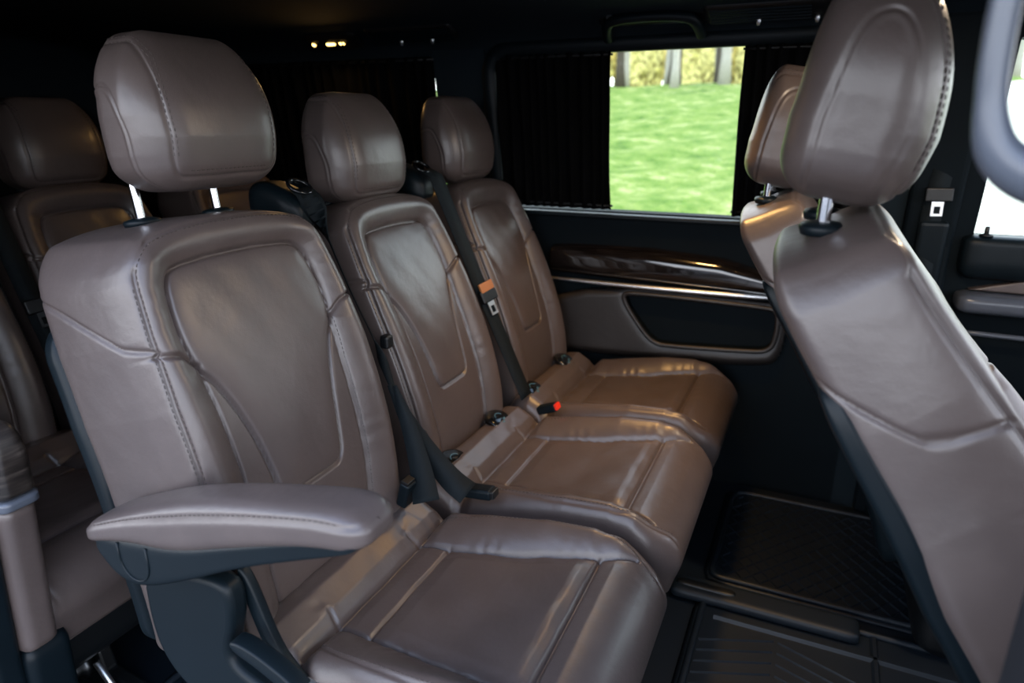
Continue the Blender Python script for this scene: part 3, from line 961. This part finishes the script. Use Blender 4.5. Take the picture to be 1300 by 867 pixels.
# far sliding door
d1 = thing('door_1', 'dark sliding door across the van with curtained window, gloss trim and leather panel', 'door', (0, 0, 0))
d1['kind'] = 'structure'
w = Bag()
wall_piece(w, -.985, .14, .0, .855); wall_piece(w, -.985, -.955, .855, 1.315); wall_piece(w, .10, .14, .855, 1.315)
w.build('door_panel', M['wallplastic'], d1, False)
lip = Bag().add(*box_geo(-.955, .10, 2.015, 2.06, .838, .851))
bevel(lip.build('window_sill', M['plastic'], d1, False), .004)
# window frame moulding
c = []
for x, z in chaikin([(-.985, .835), (-.985, 1.325), (.17, 1.345), (.17, .835)], True, 1): pass
fr = [(-.975, .80)] + [(-.975, z) for z in lin(.84, 1.24, 10)] + [(-.975 + .075 * (1 - math.cos(a)), 1.25 + .075 * math.sin(a)) for a in lin(0, PI / 2, 12)] + [(x, 1.325 + .004 * (x + .9)) for x in lin(-.85, .19, 16)]
mesh_obj('window_surround', *tube_geo([(x, float(yw(z)) - .004, z) for x, z in fr], .024, 12, flat=.7, up=(0, 1, 0)), M['plastic'], d1)
# gloss wood bow, chrome strip, leather panel and pocket
def rb(name, lo, hi, rl, rh, n, mat, parent, warp=None):
    P, Fc = lattice(lin(lo[0], hi[0], n[0]), lin(lo[1], hi[1], n[1]), lin(lo[2], hi[2], n[2]))
    q = softbox(P, lo, hi, rl, rh)
    if warp is not None: q = warp(q)
    return mesh_obj(name, q, Fc, mat, parent)
def wood_warp(q):
    t = (q[:, 0] + .80) / .74
    top = np.interp(t, [0, .1, .45, .75, .93, 1.0], [.742, .748, .752, .738, .705, .672])
    bot = np.interp(t, [0, 1], [.645, .640])
    k = (q[:, 2] - .64) / .11
    q[:, 2] = bot + k * (top - bot)
    q[:, 1] += .028 * ((t - .75) / .75) ** 2 * (t < .75)
    return q
rb('wood_trim', (-.80, 2.010, .64), (-.06, 2.085, .75), (.02, .045, .045), (.03, .02, .045), (90, 14, 26), M['wood'], d1, wood_warp)
stp = [(x, 2.043 - .014 * math.sin((x + .80) / .74 * PI), .632 + .004 * (x + .8)) for x in lin(-.80, -.065, 30)]
mesh_obj('chrome_strip', *tube_geo(stp, np.interp(lin(0, 1, 30), [0, .2, .9, 1], [.005, .0085, .0110, .007]), 10, flat=.8), M['satin'], d1)
# the leather panel is a raised sheet with a pocket opening
pocket = chaikin([(-.545, .600), (-.50, .612), (-.12, .606), (-.075, .600), (-.072, .53), (-.085, .474), (-.16, .466), (-.38, .452), (-.43, .455), (-.475, .50)], True, 3)
outer = [(-.80, .622), (-.06, .626), (-.045, .60), (-.05, .45), (-.10, .415), (-.45, .395), (-.72, .385), (-.80, .395)]
outer = chaikin(outer, True, 2)
gx, gz = np.meshgrid(lin(-.82, -.03, 200), lin(.37, .64, 90), indexing='ij')
sdo = poly_sdf(gx.ravel(), gz.ravel(), outer); sdp = poly_sdf(gx.ravel(), gz.ravel(), pocket)
yy = 2.062 - .030 * np.sqrt(np.clip(1 - (1 - np.clip(-sdo / .03, 0, 1)) ** 2, 0, 1)) + .010 * np.exp(-np.clip(sdp, 0, 1) / .008)
ok = (sdo < 0) & (sdp > -.004)
idx = np.arange(gx.size).reshape(gx.shape)
Fq = [(idx[i, j], idx[i + 1, j], idx[i + 1, j + 1], idx[i, j + 1]) for i in range(199) for j in range(89) if ok[idx[i, j]] and ok[idx[i + 1, j]] and ok[idx[i + 1, j + 1]] and ok[idx[i, j + 1]]]
used = sorted({v for f in Fq for v in f}); mp_ = {v: k for k, v in enumerate(used)}
V = np.stack([gx.ravel(), yy, gz.ravel()], 1)[used]
pan = mesh_obj('leather_panel', V, [tuple(mp_[v] for v in f) for f in Fq], M['dimleather'], d1)
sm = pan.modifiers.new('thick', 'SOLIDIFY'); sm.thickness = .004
n = len(pocket)
rim = [(x, 2.034, z) for x, z in pocket]
mesh_obj('pocket_rim', *tube_geo(rim, .0075, 8, True, up=(0, 1, 0)), M['dimleather'], d1)
inn = [(x * .94 + (-.30) * .06, 2.125, z * .88 + .535 * .12) for x, z in pocket]
V = rim + inn
F = [(i, (i + 1) % n, n + (i + 1) % n, n + i) for i in range(n)] + [list(range(n, 2 * n))]
po = mesh_obj('storage_pocket', V, F, M['wallplastic'], d1); autosmooth(po, 50)
# cut room for the pocket in the door panel
def glass_pane(name, x0, x1, z0, z1, off=.03):
    V = []; 
    for t in (0, .004):
        V += [(x0, float(yw(z0)) + off + t, z0), (x1, float(yw(z0)) + off + t, z0), (x1, float(yw(z1)) + off + t, z1), (x0, float(yw(z1)) + off + t, z1)]
    F = [(0, 1, 2, 3), (7, 6, 5, 4), (0, 4, 5, 1), (1, 5, 6, 2), (2, 6, 7, 3), (3, 7, 4, 0)]
    return struct(mesh_obj(name, V, F, M['glass'], None, False))
glass_pane('window_1', -.957, .102, .853, 1.317)
glass_pane('window_2', -2.342, -1.163, .898, 1.307)

# B pillar and the driver's door on the far side
w = Bag()
wall_piece(w, .20, .318, 0, 1.36, -.028, .09)
pil = struct(bevel(w.build('trim_1', M['wallplastic'], None, False), .014, 3))
w = Bag(); wall_piece(w, .232, .300, .0, .88, -.045, .03)
struct(bevel(w.build('trim_2', M['plastic'], None, False), .012, 3))
d2 = thing('door_2', 'front door across the van with bright window, teal sill and leather inlay', 'door', (0, 0, 0))
d2['kind'] = 'structure'
w = Bag(); wall_piece(w, .310, 1.25, .0, .842, .0); wall_piece(w, .310, .362, .842, 1.36, .0); wall_piece(w, .335, 1.25, 1.30, 1.36, n=2)
w.build('door_panel', M['wallplastic'], d2, False)
rb('door_pad', (.338, 2.018, .735), (1.24, 2.09, .846), (.02, .03, .05), (.02, .02, .018), (40, 12, 16), M['plastic'], d2)
arc = [(.372, .706)] + [(.372 + .32 * t, .706 + .058 * math.sin(t * PI / 2)) for t in lin(.08, 1, 14)] + [(1.1, .764), (1.1, .70)]
V, F = prism_geo(arc, 2.040, 2.075)
bevel(mesh_obj('leather_inlay', V, F, M['leather'], d2, False), .006, 2)
rb('door_armrest', (.345, 1.985, .652), (1.2, 2.08, .702), (.02, .03, .02), (.02, .02, .018), (40, 12, 10), M['greyhandle'], d2)
mesh_obj('pocket_lip', *tube_geo([(x, 2.02, .598 - .01 * (x - .35)) for x in lin(.345, 1.2, 12)], .007, 8), M['greyhandle'], d2)
V, F = lathe_geo([(.0, 0), (.016, 0), (.014, .004), (.006, .006), (.0055, .020), (.004, .024), (.0, .024)], 14, 'z', (.386, 2.042, .846))
tag(mesh_obj('lock_pin', V, F, M['black'], d2), 'small black lock pin on the door sill')
glass_pane('window_3', .36, 1.25, .84, 1.305)

tb = thing('seat_belt', 'seat belt with metal tongue hanging against the dark pillar behind the front seat headrest', 'seat belt', (0, 0, 0), 'seat belts of the front row')
mesh_obj('strap', *ribbon_geo(resample(np.array([(.268, 2.000, 1.18), (.262, 2.008, .98), (.255, 2.015, .93), (.262, 2.020, .60)]), 20), (1, .05, 0), .046), M['belt'], tb)
tongue(tb, (.262, 1.998, .952), (0.03, 0, -1), (1, 0, 0))

# ceiling
prof = chaikin([(.455, 1.300), (.50, 1.345), (.62, 1.390), (.9, 1.405), (1.28, 1.41), (1.66, 1.405), (1.86, 1.388), (1.955, 1.352), (1.985, 1.318)], False, 3)
n = len(prof)
xs = lin(-2.75, 1.25, 26)
V = []; F = []
for x in xs:
    for y, z in prof: V.append((x, y, z))
for x in xs:
    for y, z in prof: V.append((x, y, z + .05))
off = len(xs) * n
for i in range(len(xs) - 1):
    for j in range(n - 1):
        a, b, c_, d = i * n + j, i * n + j + 1, (i + 1) * n + j + 1, (i + 1) * n + j
        F.append((a, b, c_, d)); F.append((off + d, off + c_, off + b, off + a))
for j in range(n - 1):
    for i in (0, len(xs) - 1):
        F.append((i * n + j, i * n + j + 1, off + i * n + j + 1, off + i * n + j))
struct(mesh_obj('ceiling', V, F, M['liner']))
# floor, rear wall, near side body
fl = Bag().add(*box_geo(-2.75, 1.9, .45, 2.14, -.05, 0))
struct(fl.build('floor', M['rubber'], None, False))
rw = Bag().add(*box_geo(-2.80, -2.74, .42, 2.16, 0, 1.47))
struct(rw.build('wall_rear', M['liner'], None, False))
nw = Bag()
nw.add(*box_geo(-2.75, -1.10, .40, .472, 0, 1.46)); nw.add(*box_geo(-1.10, .17, .43, .49, -.05, .03)); nw.add(*box_geo(-2.75, 1.2, .42, .52, 1.30, 1.40))
nw.add(*box_geo(.17, .30, .44, .53, 0, 1.32)); nw.add(*box_geo(.30, 1.25, .44, .50, 0, .84))
struct(nw.build('wall_near', M['body'], None, False))
# nose of the van: dashboard and windscreen posts
dash = Bag().add(*prism_geo([(1.25, 0), (1.9, 0), (1.9, .80), (1.55, .86), (1.30, .80), (1.22, .55)], .50, 2.06))
struct(bevel(dash.build('wall_front', M['black'], None, False), .02))

# doorway end of the near quarter panel
qt = thing('quarter_trim', 'leather side panel with streaked wood top and dark edging at the rear edge of the open doorway', 'side panel', (-1.03, .50, 0))
def loc_q(pts): return [(x + 1.03, y - .50, z) for x, y, z in pts]
def qrb(name, lo, hi, rl, rh, n, mat, warp=None):
    P, Fc = lattice(lin(lo[0], hi[0], n[0]), lin(lo[1], hi[1], n[1]), lin(lo[2], hi[2], n[2]))
    q = softbox(P, lo, hi, rl, rh)
    if warp is not None: q = warp(q)
    return mesh_obj(name, q - np.array([-1.03, .50, 0]), Fc, mat, qt)
def qw(q):
    q[:, 0] += np.interp(q[:, 2], [0, .3, .45, .58, .70], [-.045, -.030, -.015, .0, .004])
    return q
qrb('leather_end', (-1.215, .476, .305), (-1.030, .532, .575), (.02, .018, .01), (.02, .018, .01), (16, 14, 30), M['leather'], qw)
qrb('metal_strip', (-1.215, .474, .572), (-1.022, .536, .592), (.01, .015, .004), (.02, .018, .004), (14, 12, 6), M['greyhandle'], qw)
qrb('wood_top', (-1.215, .474, .590), (-1.022, .536, .705), (.02, .018, .008), (.034, .020, .060), (16, 16, 26), M['streak'], qw)
qrb('lower_cover', (-1.215, .474, .0), (-1.036, .552, .308), (.02, .018, .01), (.02, .018, .012), (14, 14, 16), M['plastic'], qw)
qrb('door_jamb', (-1.215, .430, .0), (-1.043, .478, .56), (.02, .012, .01), (.018, .012, .03), (14, 12, 30), M['plastic'], qw)

# grab handle on the near B pillar
gh = thing('grab_handle', 'large grey looped grab handle at the front edge of the open doorway', 'grab handle', (.17, .51, 1.17))
loop = chaikin([(.18, 1.080), (.125, 1.083), (.094, 1.096), (.083, 1.125), (.080, 1.18), (.084, 1.24), (.095, 1.275), (.13, 1.295), (.18, 1.298)], False, 3)
P = [(x - .17, .505 - .51, z - 1.17) for x, z in loop]
rr = np.interp(lin(0, 1, len(P)), [0, .2, .4, .8, 1], [.019, .016, .0085, .0085, .018])
ho = mesh_obj('handle_bar', *tube_geo(P, rr, 16, flat=1.0, up=(0, 1, 0)), M['greyhandle'], gh)
hb_ = rb('handle_mount', (.16, .495, 1.05), (.20, .545, 1.33), (.008, .01, .02), (.008, .01, .02), (6, 8, 20), M['greyhandle'], gh)
hb_.location = (-.17, -.51, -1.17)

# ------------------------------------------------------------------ curtains
def curtain(name_label, x0, x1, z0, z1, dy, per=.032, amp=.010, waist=0.0, side=1, group='black window curtains'):
    n = int((x1 - x0) / .004); m = 26
    U, T = np.meshgrid(lin(0, 1, n), lin(0, 1, m), indexing='ij')
    x = x0 + U * (x1 - x0)
    z = z0 + T * (z1 - z0)
    wst = waist * np.sin(T * PI) * side
    x = x + wst * (U if side > 0 else (1 - U))
    y = yw(z) + dy + amp * (.6 + .4 * (1 - T)) * np.sin(x / per * 2 * PI + 1.5 * np.sin(x * 31)) + .003 * np.sin(x * 60 + T * 9)
    idx = np.arange(n * m).reshape(n, m)
    F = [(idx[i, j], idx[i + 1, j], idx[i + 1, j + 1], idx[i, j + 1]) for i in range(n - 1) for j in range(m - 1)]
    t = thing('curtain', name_label, 'curtain', (0, 0, 0), group)
    c = mesh_obj('curtain_cloth', np.stack([x.ravel(), y.ravel(), z.ravel()], 1), F, M['curtain'], t)
    s = c.modifiers.new('thick', 'SOLIDIFY'); s.thickness = .0015
    for zz in (z0 + .012, z1 - .008):
        pts = [(xx, float(yw(zz)) + dy, zz) for xx in lin(x0 - .004, x1 + .004, 8)]
        mesh_obj('curtain_rail', *tube_geo(pts, .0035, 8), M['black'], t)
    return t
curtain('black pleated curtain drawn over the rear half of the bright window, behind the window seat', -.950, -.588, .862, 1.306, -.012, waist=-.006)
curtain('black pleated curtain bunched at the front end of the bright window, behind the front headrests', -.232, .1005, .862, 1.306, -.012, waist=.004, side=-1)
curtain('long black curtain closed over the dark rear quarter window above the rear seats', -2.335, -1.1675, .902, 1.312, -.010, per=.045, amp=.012)

# ------------------------------------------------------------------ ceiling fittings
def ceil_z(y): return float(np.interp(y, prof[:, 0], prof[:, 1]))
def lamp_unit(label, x, y, L, Wd, tilt, power, col=(1, .55, .18), spread=180):
    t = thing('ceiling_lamp', label, 'lamp', (x, y, ceil_z(y)), 'warm ceiling lamps')
    P, Fc = lattice(lin(-L / 2, L / 2, 30), lin(-Wd / 2, Wd / 2, 16), lin(-.018, .02, 8))
    q = softbox(P, (-L / 2, -Wd / 2, -.018), (L / 2, Wd / 2, .02), (.04, .02, .014), (.04, .02, .01))
    q[:, 2] += -tilt * q[:, 1]
    mesh_obj('lamp_housing', q, Fc, M['black'], t)
    for k, (dx, l_) in enumerate(((-.008, .034), (-.075, .012), (.030, .008), (.042, .006))):
        P, Fc = lattice(lin(dx - l_ / 2, dx + l_ / 2, 10), lin(-.007, .001, 6), lin(-.022, -.014, 4))
        q = softbox(P, (dx - l_ / 2, -.007, -.022), (dx + l_ / 2, .001, -.014), (.0025,) * 3, (.0025,) * 3)
        q[:, 2] += -tilt * q[:, 1]
        tag(mesh_obj('lamp_lens', q, Fc, M['lamp' if tilt else 'lampdim'], t), 'glowing amber lamp lens')
    ld = bpy.data.lights.new('lamp_light', 'AREA')
    ld.shape = 'RECTANGLE'; ld.size = .09; ld.size_y = .03
    ld.energy = power
    ld.spread = math.radians(spread)
    ld.color = col
    lo = bpy.data.objects.new('lamp_light', ld)
    COL.objects.link(lo); lo.parent = t
    lo.location = (0, -.01, -.034)
    lo.rotation_euler = (math.atan(-tilt) * 1.0, 0, 0)
    return t
LAMP_P = 1.0
lamp_unit('lit amber ceiling lamp high above the rear quarter window, between two headrests', -1.485, 1.905, .20, .075, .55, .6 * LAMP_P)
lamp_unit('lit amber ceiling lamp above the aisle between the front and middle seats', -.36, 1.60, .20, .075, 0.0, 2.4 * LAMP_P, spread=95)

lamp_unit('added warm fill lamp, unseen above the front seats near the middle of the roof', .22, 1.28, .22, .10, 0.0, 6.0, (1, .76, .52))  # fill lamp added out of view to warm and brighten the headrest fronts

def vent(label, x0, x1, y, slats=True):
    t = thing('air_vent', label, 'air vent', ((x0 + x1) / 2, y, ceil_z(y)), 'ceiling air vents')
    L = (x1 - x0) / 2
    til = .45
    def sk(q):
        q = np.array(q, float); q[:, 2] += -til * q[:, 1]; return q
    P, Fc = lattice(lin(-L, L, 30), lin(-.035, .035, 12), lin(-.014, .02, 6))
    mesh_obj('vent_housing', sk(softbox(P, (-L, -.035, -.014), (L, .035, .02), (.015, .012, .008), (.015, .012, .008))), Fc, M['black'], t)
    for k in range(5):
        yk = -.022 + k * .011
        V, F = box_geo(-L * .92, L * (.35 if slats else .92), yk - .0018, yk + .0018, -.018, -.012)
        mesh_obj('vent_slat', sk(V), F, M['plastic'], t, False)
    for xk in (L * .42, -L * .3):
        V, F = lathe_geo([(.0, -.026), (.004, -.026), (.006, -.018), (.006, -.012), (0, -.012)], 10, 'z', (xk, .02, 0))
        mesh_obj('vent_knob', sk(V), F, M['satin'], t)
    return t
vent('dark ceiling air vent beside the amber lamp over the rear side window', -1.335, -1.035, 1.888, False)
vent('slatted ceiling air vent above the front end of the curtained window', -.325, .04, 1.878)

ch = thing('grab_handle', 'dark grab handle on the ceiling edge above the bright curtained window', 'grab handle', (-.462, 1.895, 1.37))
hp_ = chaikin([(-.124, .040, -.038), (-.120, .000, -.018), (-.10, -.030, .000), (0, -.034, .004), (.10, -.030, .000), (.120, .000, -.018), (.124, .040, -.038)], False, 3)
mesh_obj('handle_bar', *tube_geo(hp_, .0135, 12, up=(0, 0, 1)), M['plastic'], ch)
P, Fc = lattice(lin(-.145, .145, 30), lin(-.022, .03, 10), lin(0, .03, 6))
q = softbox(P, (-.145, -.022, 0), (.145, .03, .03), (.03, .015, .008), (.03, .015, .008)); q[:, 2] -= .45 * (q[:, 1])
mesh_obj('handle_recess', q, Fc, M['black'], ch)
for xk in (-.105, .075):
    V, F = lathe_geo([(0, -.006), (.007, -.006), (.009, 0), (.009, .006), (0, .006)], 12, 'y', (xk, -.024, .008))
    mesh_obj('mount_cap', V, F, M['satin'], ch)

# ------------------------------------------------------------------ floor mats
def mat_obj(label, x0, x1, y0, y1, pattern):
    t = thing('floor_mat', label, 'floor mat', ((x0 + x1) / 2, (y0 + y1) / 2, 0), 'rubber floor mats')
    cx_, cy_ = (x0 + x1) / 2, (y0 + y1) / 2
    L, W_ = x1 - x0, y1 - y0
    P, Fc = lattice(lin(-L / 2, L / 2, 12), lin(-W_ / 2, W_ / 2, 12), lin(0.001, .008, 3))
    mesh_obj('mat_base', softbox(P, (-L / 2, -W_ / 2, .001), (L / 2, W_ / 2, .008), (.04, .04, .002), (.04, .04, .003)), Fc, M['rubber'], t)
    rimp = [(-L / 2 + .02, -W_ / 2 + .02), (L / 2 - .02, -W_ / 2 + .02), (L / 2 - .02, W_ / 2 - .02), (-L / 2 + .02, W_ / 2 - .02)]
    rimp = chaikin(resample(np.array(rimp + rimp[:1]), 41)[:-1], True, 2)
    mesh_obj('mat_rim', *tube_geo([(x, y, .011) for x, y in rimp], .008, 8, True), M['rubber'], t)
    b = Bag()
    def rib(p, q, w=.004, h=.0125):
        p = np.array(p, float); q = np.array(q, float); d = q - p; d /= np.linalg.norm(d); s = np.array([-d[1], d[0]]) * w / 2
        a = [p + s, p - s, q - s, q + s]
        k = [p + s * .4, p - s * .4, q - s * .4, q + s * .4]
        b.add([(v[0], v[1], .007) for v in a] + [(v[0], v[1], h) for v in k], [(4, 5, 6, 7), (0, 1, 5, 4), (1, 2, 6, 5), (2, 3, 7, 6), (3, 0, 4, 7)])
    if pattern == 'chevron':
        m = int(W_ / .035)
        for k in range(m):
            y = -W_ / 2 + .05 + k * .035
            if y > W_ / 2 - .16: break
            for sx in (-1, 1):
                for seg in (0, 1):
                    xa = sx * .03 + sx * seg * (L / 4 - .02); xb = sx * (.03 + (seg + 1) * (L / 4 - .03))
                    rib((xa, y + .06 * seg), (xb, y + .06 * (1 - seg)), .006)
        rib((0, -W_ / 2 + .03), (0, W_ / 2 - .03), .018, .016)
        rib((-L / 2 + .05, W_ / 2 - .10), (L / 2 - .05, W_ / 2 - .10), .018, .016)
    else:
        st = .042
        m = int((L + W_) / st)
        for sgn in (1, -1):
            for k in range(-m, m):
                c0 = k * st
                # lines x = sgn*y*.6 + c0 clipped to the mat
                pts = []
                for y in lin(-W_ / 2 + .03, W_ / 2 - .03, 30):
                    x = sgn * y * .8 + c0
                    if abs(x) < L / 2 - .03: pts.append((x, y))
                if len(pts) > 2: rib(pts[0], pts[-1], .006)
    b.build('mat_ribs', M['rubber'], t, False)
    return t
mat_obj('black rubber mat with chevron ribs on the floor between the doorway seats', -.16, .62, .56, 1.50, 'chevron')
mat_obj('black rubber mat with diamond ribs on the floor beside the sliding door across the van', -.16, .62, 1.53, 2.03, 'diamond')
mat_obj('black rubber mat with diamond ribs on the floor beneath the armrest', -1.13, -.52, .56, 1.10, 'diamond')
# raised clip block on the chevron mat
cb = thing('floor_bracket', 'low dark bracket set in the chevron mat on the floor', 'bracket', (.05, 1.47, 0))
P, Fc = lattice(lin(-.27, .15, 30), lin(-.04, .03, 10), lin(.010, .035, 6))
mesh_obj('bracket_body', softbox(P, (-.27, -.04, .010), (.15, .03, .035), (.02, .012, .003), (.02, .012, .01)), Fc, M['rubber'], cb)
P, Fc = lattice(lin(-.26, -.12, 14), lin(-.018, .006, 8), lin(.030, .040, 4))
mesh_obj('bracket_grip', softbox(P, (-.26, -.018, .030), (-.12, .006, .040), (.02, .01, .002), (.02, .01, .004)), Fc, M['black'], cb)
# floor latch behind the near seat
ft = thing('floor_latch', 'dark steel seat latch with bolt on the floor behind the armrest seat', 'latch', (-1.25, .66, 0))
V, F = lathe_geo([(0, -.02), (.026, -.02), (.028, -.01), (.028, .0), (.018, .004), (.018, .014), (.010, .018), (0, .018)], 18, 'y', (0, -.02, .07))
V = [(v[0], -v[1] - .04, v[2]) for v in V]
mesh_obj('latch_bolt', V, [list(reversed(f)) for f in F], M['steel'], ft)
V, F = prism_geo([(-.04, 0), (.14, 0), (.12, .04), (.04, .05), (.03, .10), (-.02, .11), (-.05, .06)], .005, .035)
bevel(mesh_obj('latch_bracket', V, F, M['black'], ft, False), .006)
mesh_obj('latch_rod', *tube_geo([(.065, -.02, .11), (.10, -.01, .03), (.11, 0, .005)], .007, 8), M['satin'], ft)

# ------------------------------------------------------------------ outdoors
def hill(x, y): return -.36 + 2.85 * sst(np.asarray(y, float), 2.0, 34.0) * 1.0 + .0 * x
gx, gy = np.meshgrid(np.r_[lin(-60, -12, 20), lin(-11, 14, 60), lin(15, 60, 20)], np.r_[lin(2.6, 40, 110), lin(42, 120, 20)], indexing='ij')
gz = -.36 + 2.9 * np.clip((gy - 2.6) / 27, 0, 1) ** 1.05 + .03 * np.sin(gx * 1.3 + gy * .7) + .03 * np.sin(gx * 3.1 - gy * 2.2)
nx_, ny_ = gx.shape
idx = np.arange(gx.size).reshape(gx.shape)
F = [(idx[i, j], idx[i + 1, j], idx[i + 1, j + 1], idx[i, j + 1]) for i in range(nx_ - 1) for j in range(ny_ - 1)]
struct(mesh_obj('ground_slope', np.stack([gx.ravel(), gy.ravel(), gz.ravel()], 1), F, M['grass']))
def gz_at(x, y): return float(-.36 + 2.9 * np.clip((y - 2.6) / 27, 0, 1) ** 1.05 + .03 * math.sin(x * 1.3 + y * .7) + .03 * math.sin(x * 3.1 - y * 2.2))
ys_ = lin(3.0, 27, 50); V = []; 
for y in ys_:
    for xx in lin(1.15, 10.5, 12): V.append((xx, y, gz_at(xx, y) + .05))
F = [(i * 12 + j, i * 12 + j + 1, (i + 1) * 12 + j + 1, (i + 1) * 12 + j) for i in range(49) for j in range(11)]
struct(mesh_obj('ground_track', V, F, M['gravel']))
struct(mesh_obj('ground', [(-60, -40, -.37), (60, -40, -.37), (60, 2.7, -.37), (-60, 2.7, -.37)], [(0, 1, 2, 3)], M['asphalt'], None, False))

for k in range(34):
    x = -14.5 + k * .62 + random.uniform(-.08, .08); y = 28 + (k * 5 % 7) * 1.3
    r0 = random.uniform(.11, .26); h = random.uniform(7, 10)
    z0 = gz_at(x, y) - .1
    P = [(x + .12 * math.sin(t * 3 + k), y, z0 + t * h) for t in lin(0, 1, 10)]
    dk = k % 3 == 1
    t = thing('tree', 'bare dark brown tree trunk at the wood edge beyond the grass' if dk else 'bare pale grey tree trunk at the wood edge beyond the grass', 'tree', (x, y, z0), 'dark trees beyond the grass' if dk else 'pale trees beyond the grass')
    o = mesh_obj('trunk', [np.array(v) - np.array((x, y, z0)) for v in tube_geo(P, np.interp(lin(0, 1, 10), [0, .1, 1], [r0 * 1.4, r0, r0 * .6]), 10)[0]], tube_geo(P, .1, 10)[1], M['darkbark' if dk else 'bark'], t)
    b = Bag()
    for q in range(6):
        a = random.uniform(0, 2 * PI); zz = h * random.uniform(.35, .9); L_ = random.uniform(.18, .26)
        b.add(*tube_geo([(0, 0, zz), (L_ * .5 * math.cos(a), L_ * .5 * math.sin(a), zz + .3), (L_ * math.cos(a), L_ * math.sin(a), zz + .8)], [.05, .035, .012], 6))
    b.build('branches', M['darkbark' if dk else 'bark'], t)
for k in range(18):
    x = -19 + k * 1.50; y = 40 + (k % 2) * 3.0
    z0 = gz_at(x, y) - .2
    P, Fc = lattice(lin(-1, 1, 22), lin(-1, 1, 22), lin(-1, 1, 22))
    q = softbox(P, (-1,) * 3, (1,) * 3, (.99,) * 3, (.99,) * 3)
    rad = 1 + .22 * np.sin(q[:, 0] * 7 + k) * np.sin(q[:, 1] * 8 + 2 * k) * np.sin(q[:, 2] * 9) + RNG.uniform(-.06, .06, len(q))
    q = q * rad[:, None] * np.array([1.10, 1.0, 3.0]) + np.array([0, 0, 2.2])
    t = thing('bush', 'tall yellow leafy bush behind the tree trunks', 'bush', (x, y, z0), 'yellow bushes behind the trunks')
    mesh_obj('foliage', q, Fc, M['yellowleaf'], t)
    mesh_obj('stem', *tube_geo([(0, 0, -.1), (0.05, 0, .8), (0, 0, 1.6)], .08, 8), M['bark'], t)

# ------------------------------------------------------------------ light
wd = bpy.data.worlds.new('sky'); SC.world = wd
wd.use_nodes = True
nt = wd.node_tree
bg = nt.nodes['Background']
tc = nt.nodes.new('ShaderNodeTexCoord'); sx = nt.nodes.new('ShaderNodeSeparateXYZ')
nt.links.new(tc.outputs['Generated'], sx.inputs['Vector'])
nt.links.new(ramp(nt, sx.outputs['Z'], [(0, (.90, .92, .97)), (.25, (.80, .86, .97)), (.75, (.30, .40, .62))]), bg.inputs['Color'])
bg.inputs['Strength'].default_value = 6.2
sun = bpy.data.lights.new('sun', 'SUN'); sun.energy = 5.8; sun.angle = math.radians(4); sun.color = (1, .93, .78)
so = bpy.data.objects.new('sun', sun); COL.objects.link(so)
so.rotation_euler = Vector((-.55, -.35, -.80)).to_track_quat('-Z', 'Y').to_euler()

# ------------------------------------------------------------------ camera
cam = bpy.data.cameras.new('camera')
co = bpy.data.objects.new('camera', cam); COL.objects.link(co)
cam.sensor_width = 36; cam.lens = 860 / 1300 * 36
cam.clip_start = .02; cam.clip_end = 400
co.location = (0, 0, 1.12)
co.rotation_euler = (math.radians(90 - 18.0), 0, math.radians(24.3))
cam.dof.use_dof = True
cam.dof.focus_distance = 1.15
cam.dof.aperture_fstop = 3.2
SC.camera = co

SC.view_settings.view_transform = 'Standard'
SC.view_settings.look = 'None'
SC.view_settings.gamma = 1
SC.view_settings.use_curve_mapping = False
SC.view_settings.exposure = 0.0
SC.cycles.use_denoising = True
SC.cycles.max_bounces = 8
SC.cycles.sample_clamp_indirect = 6
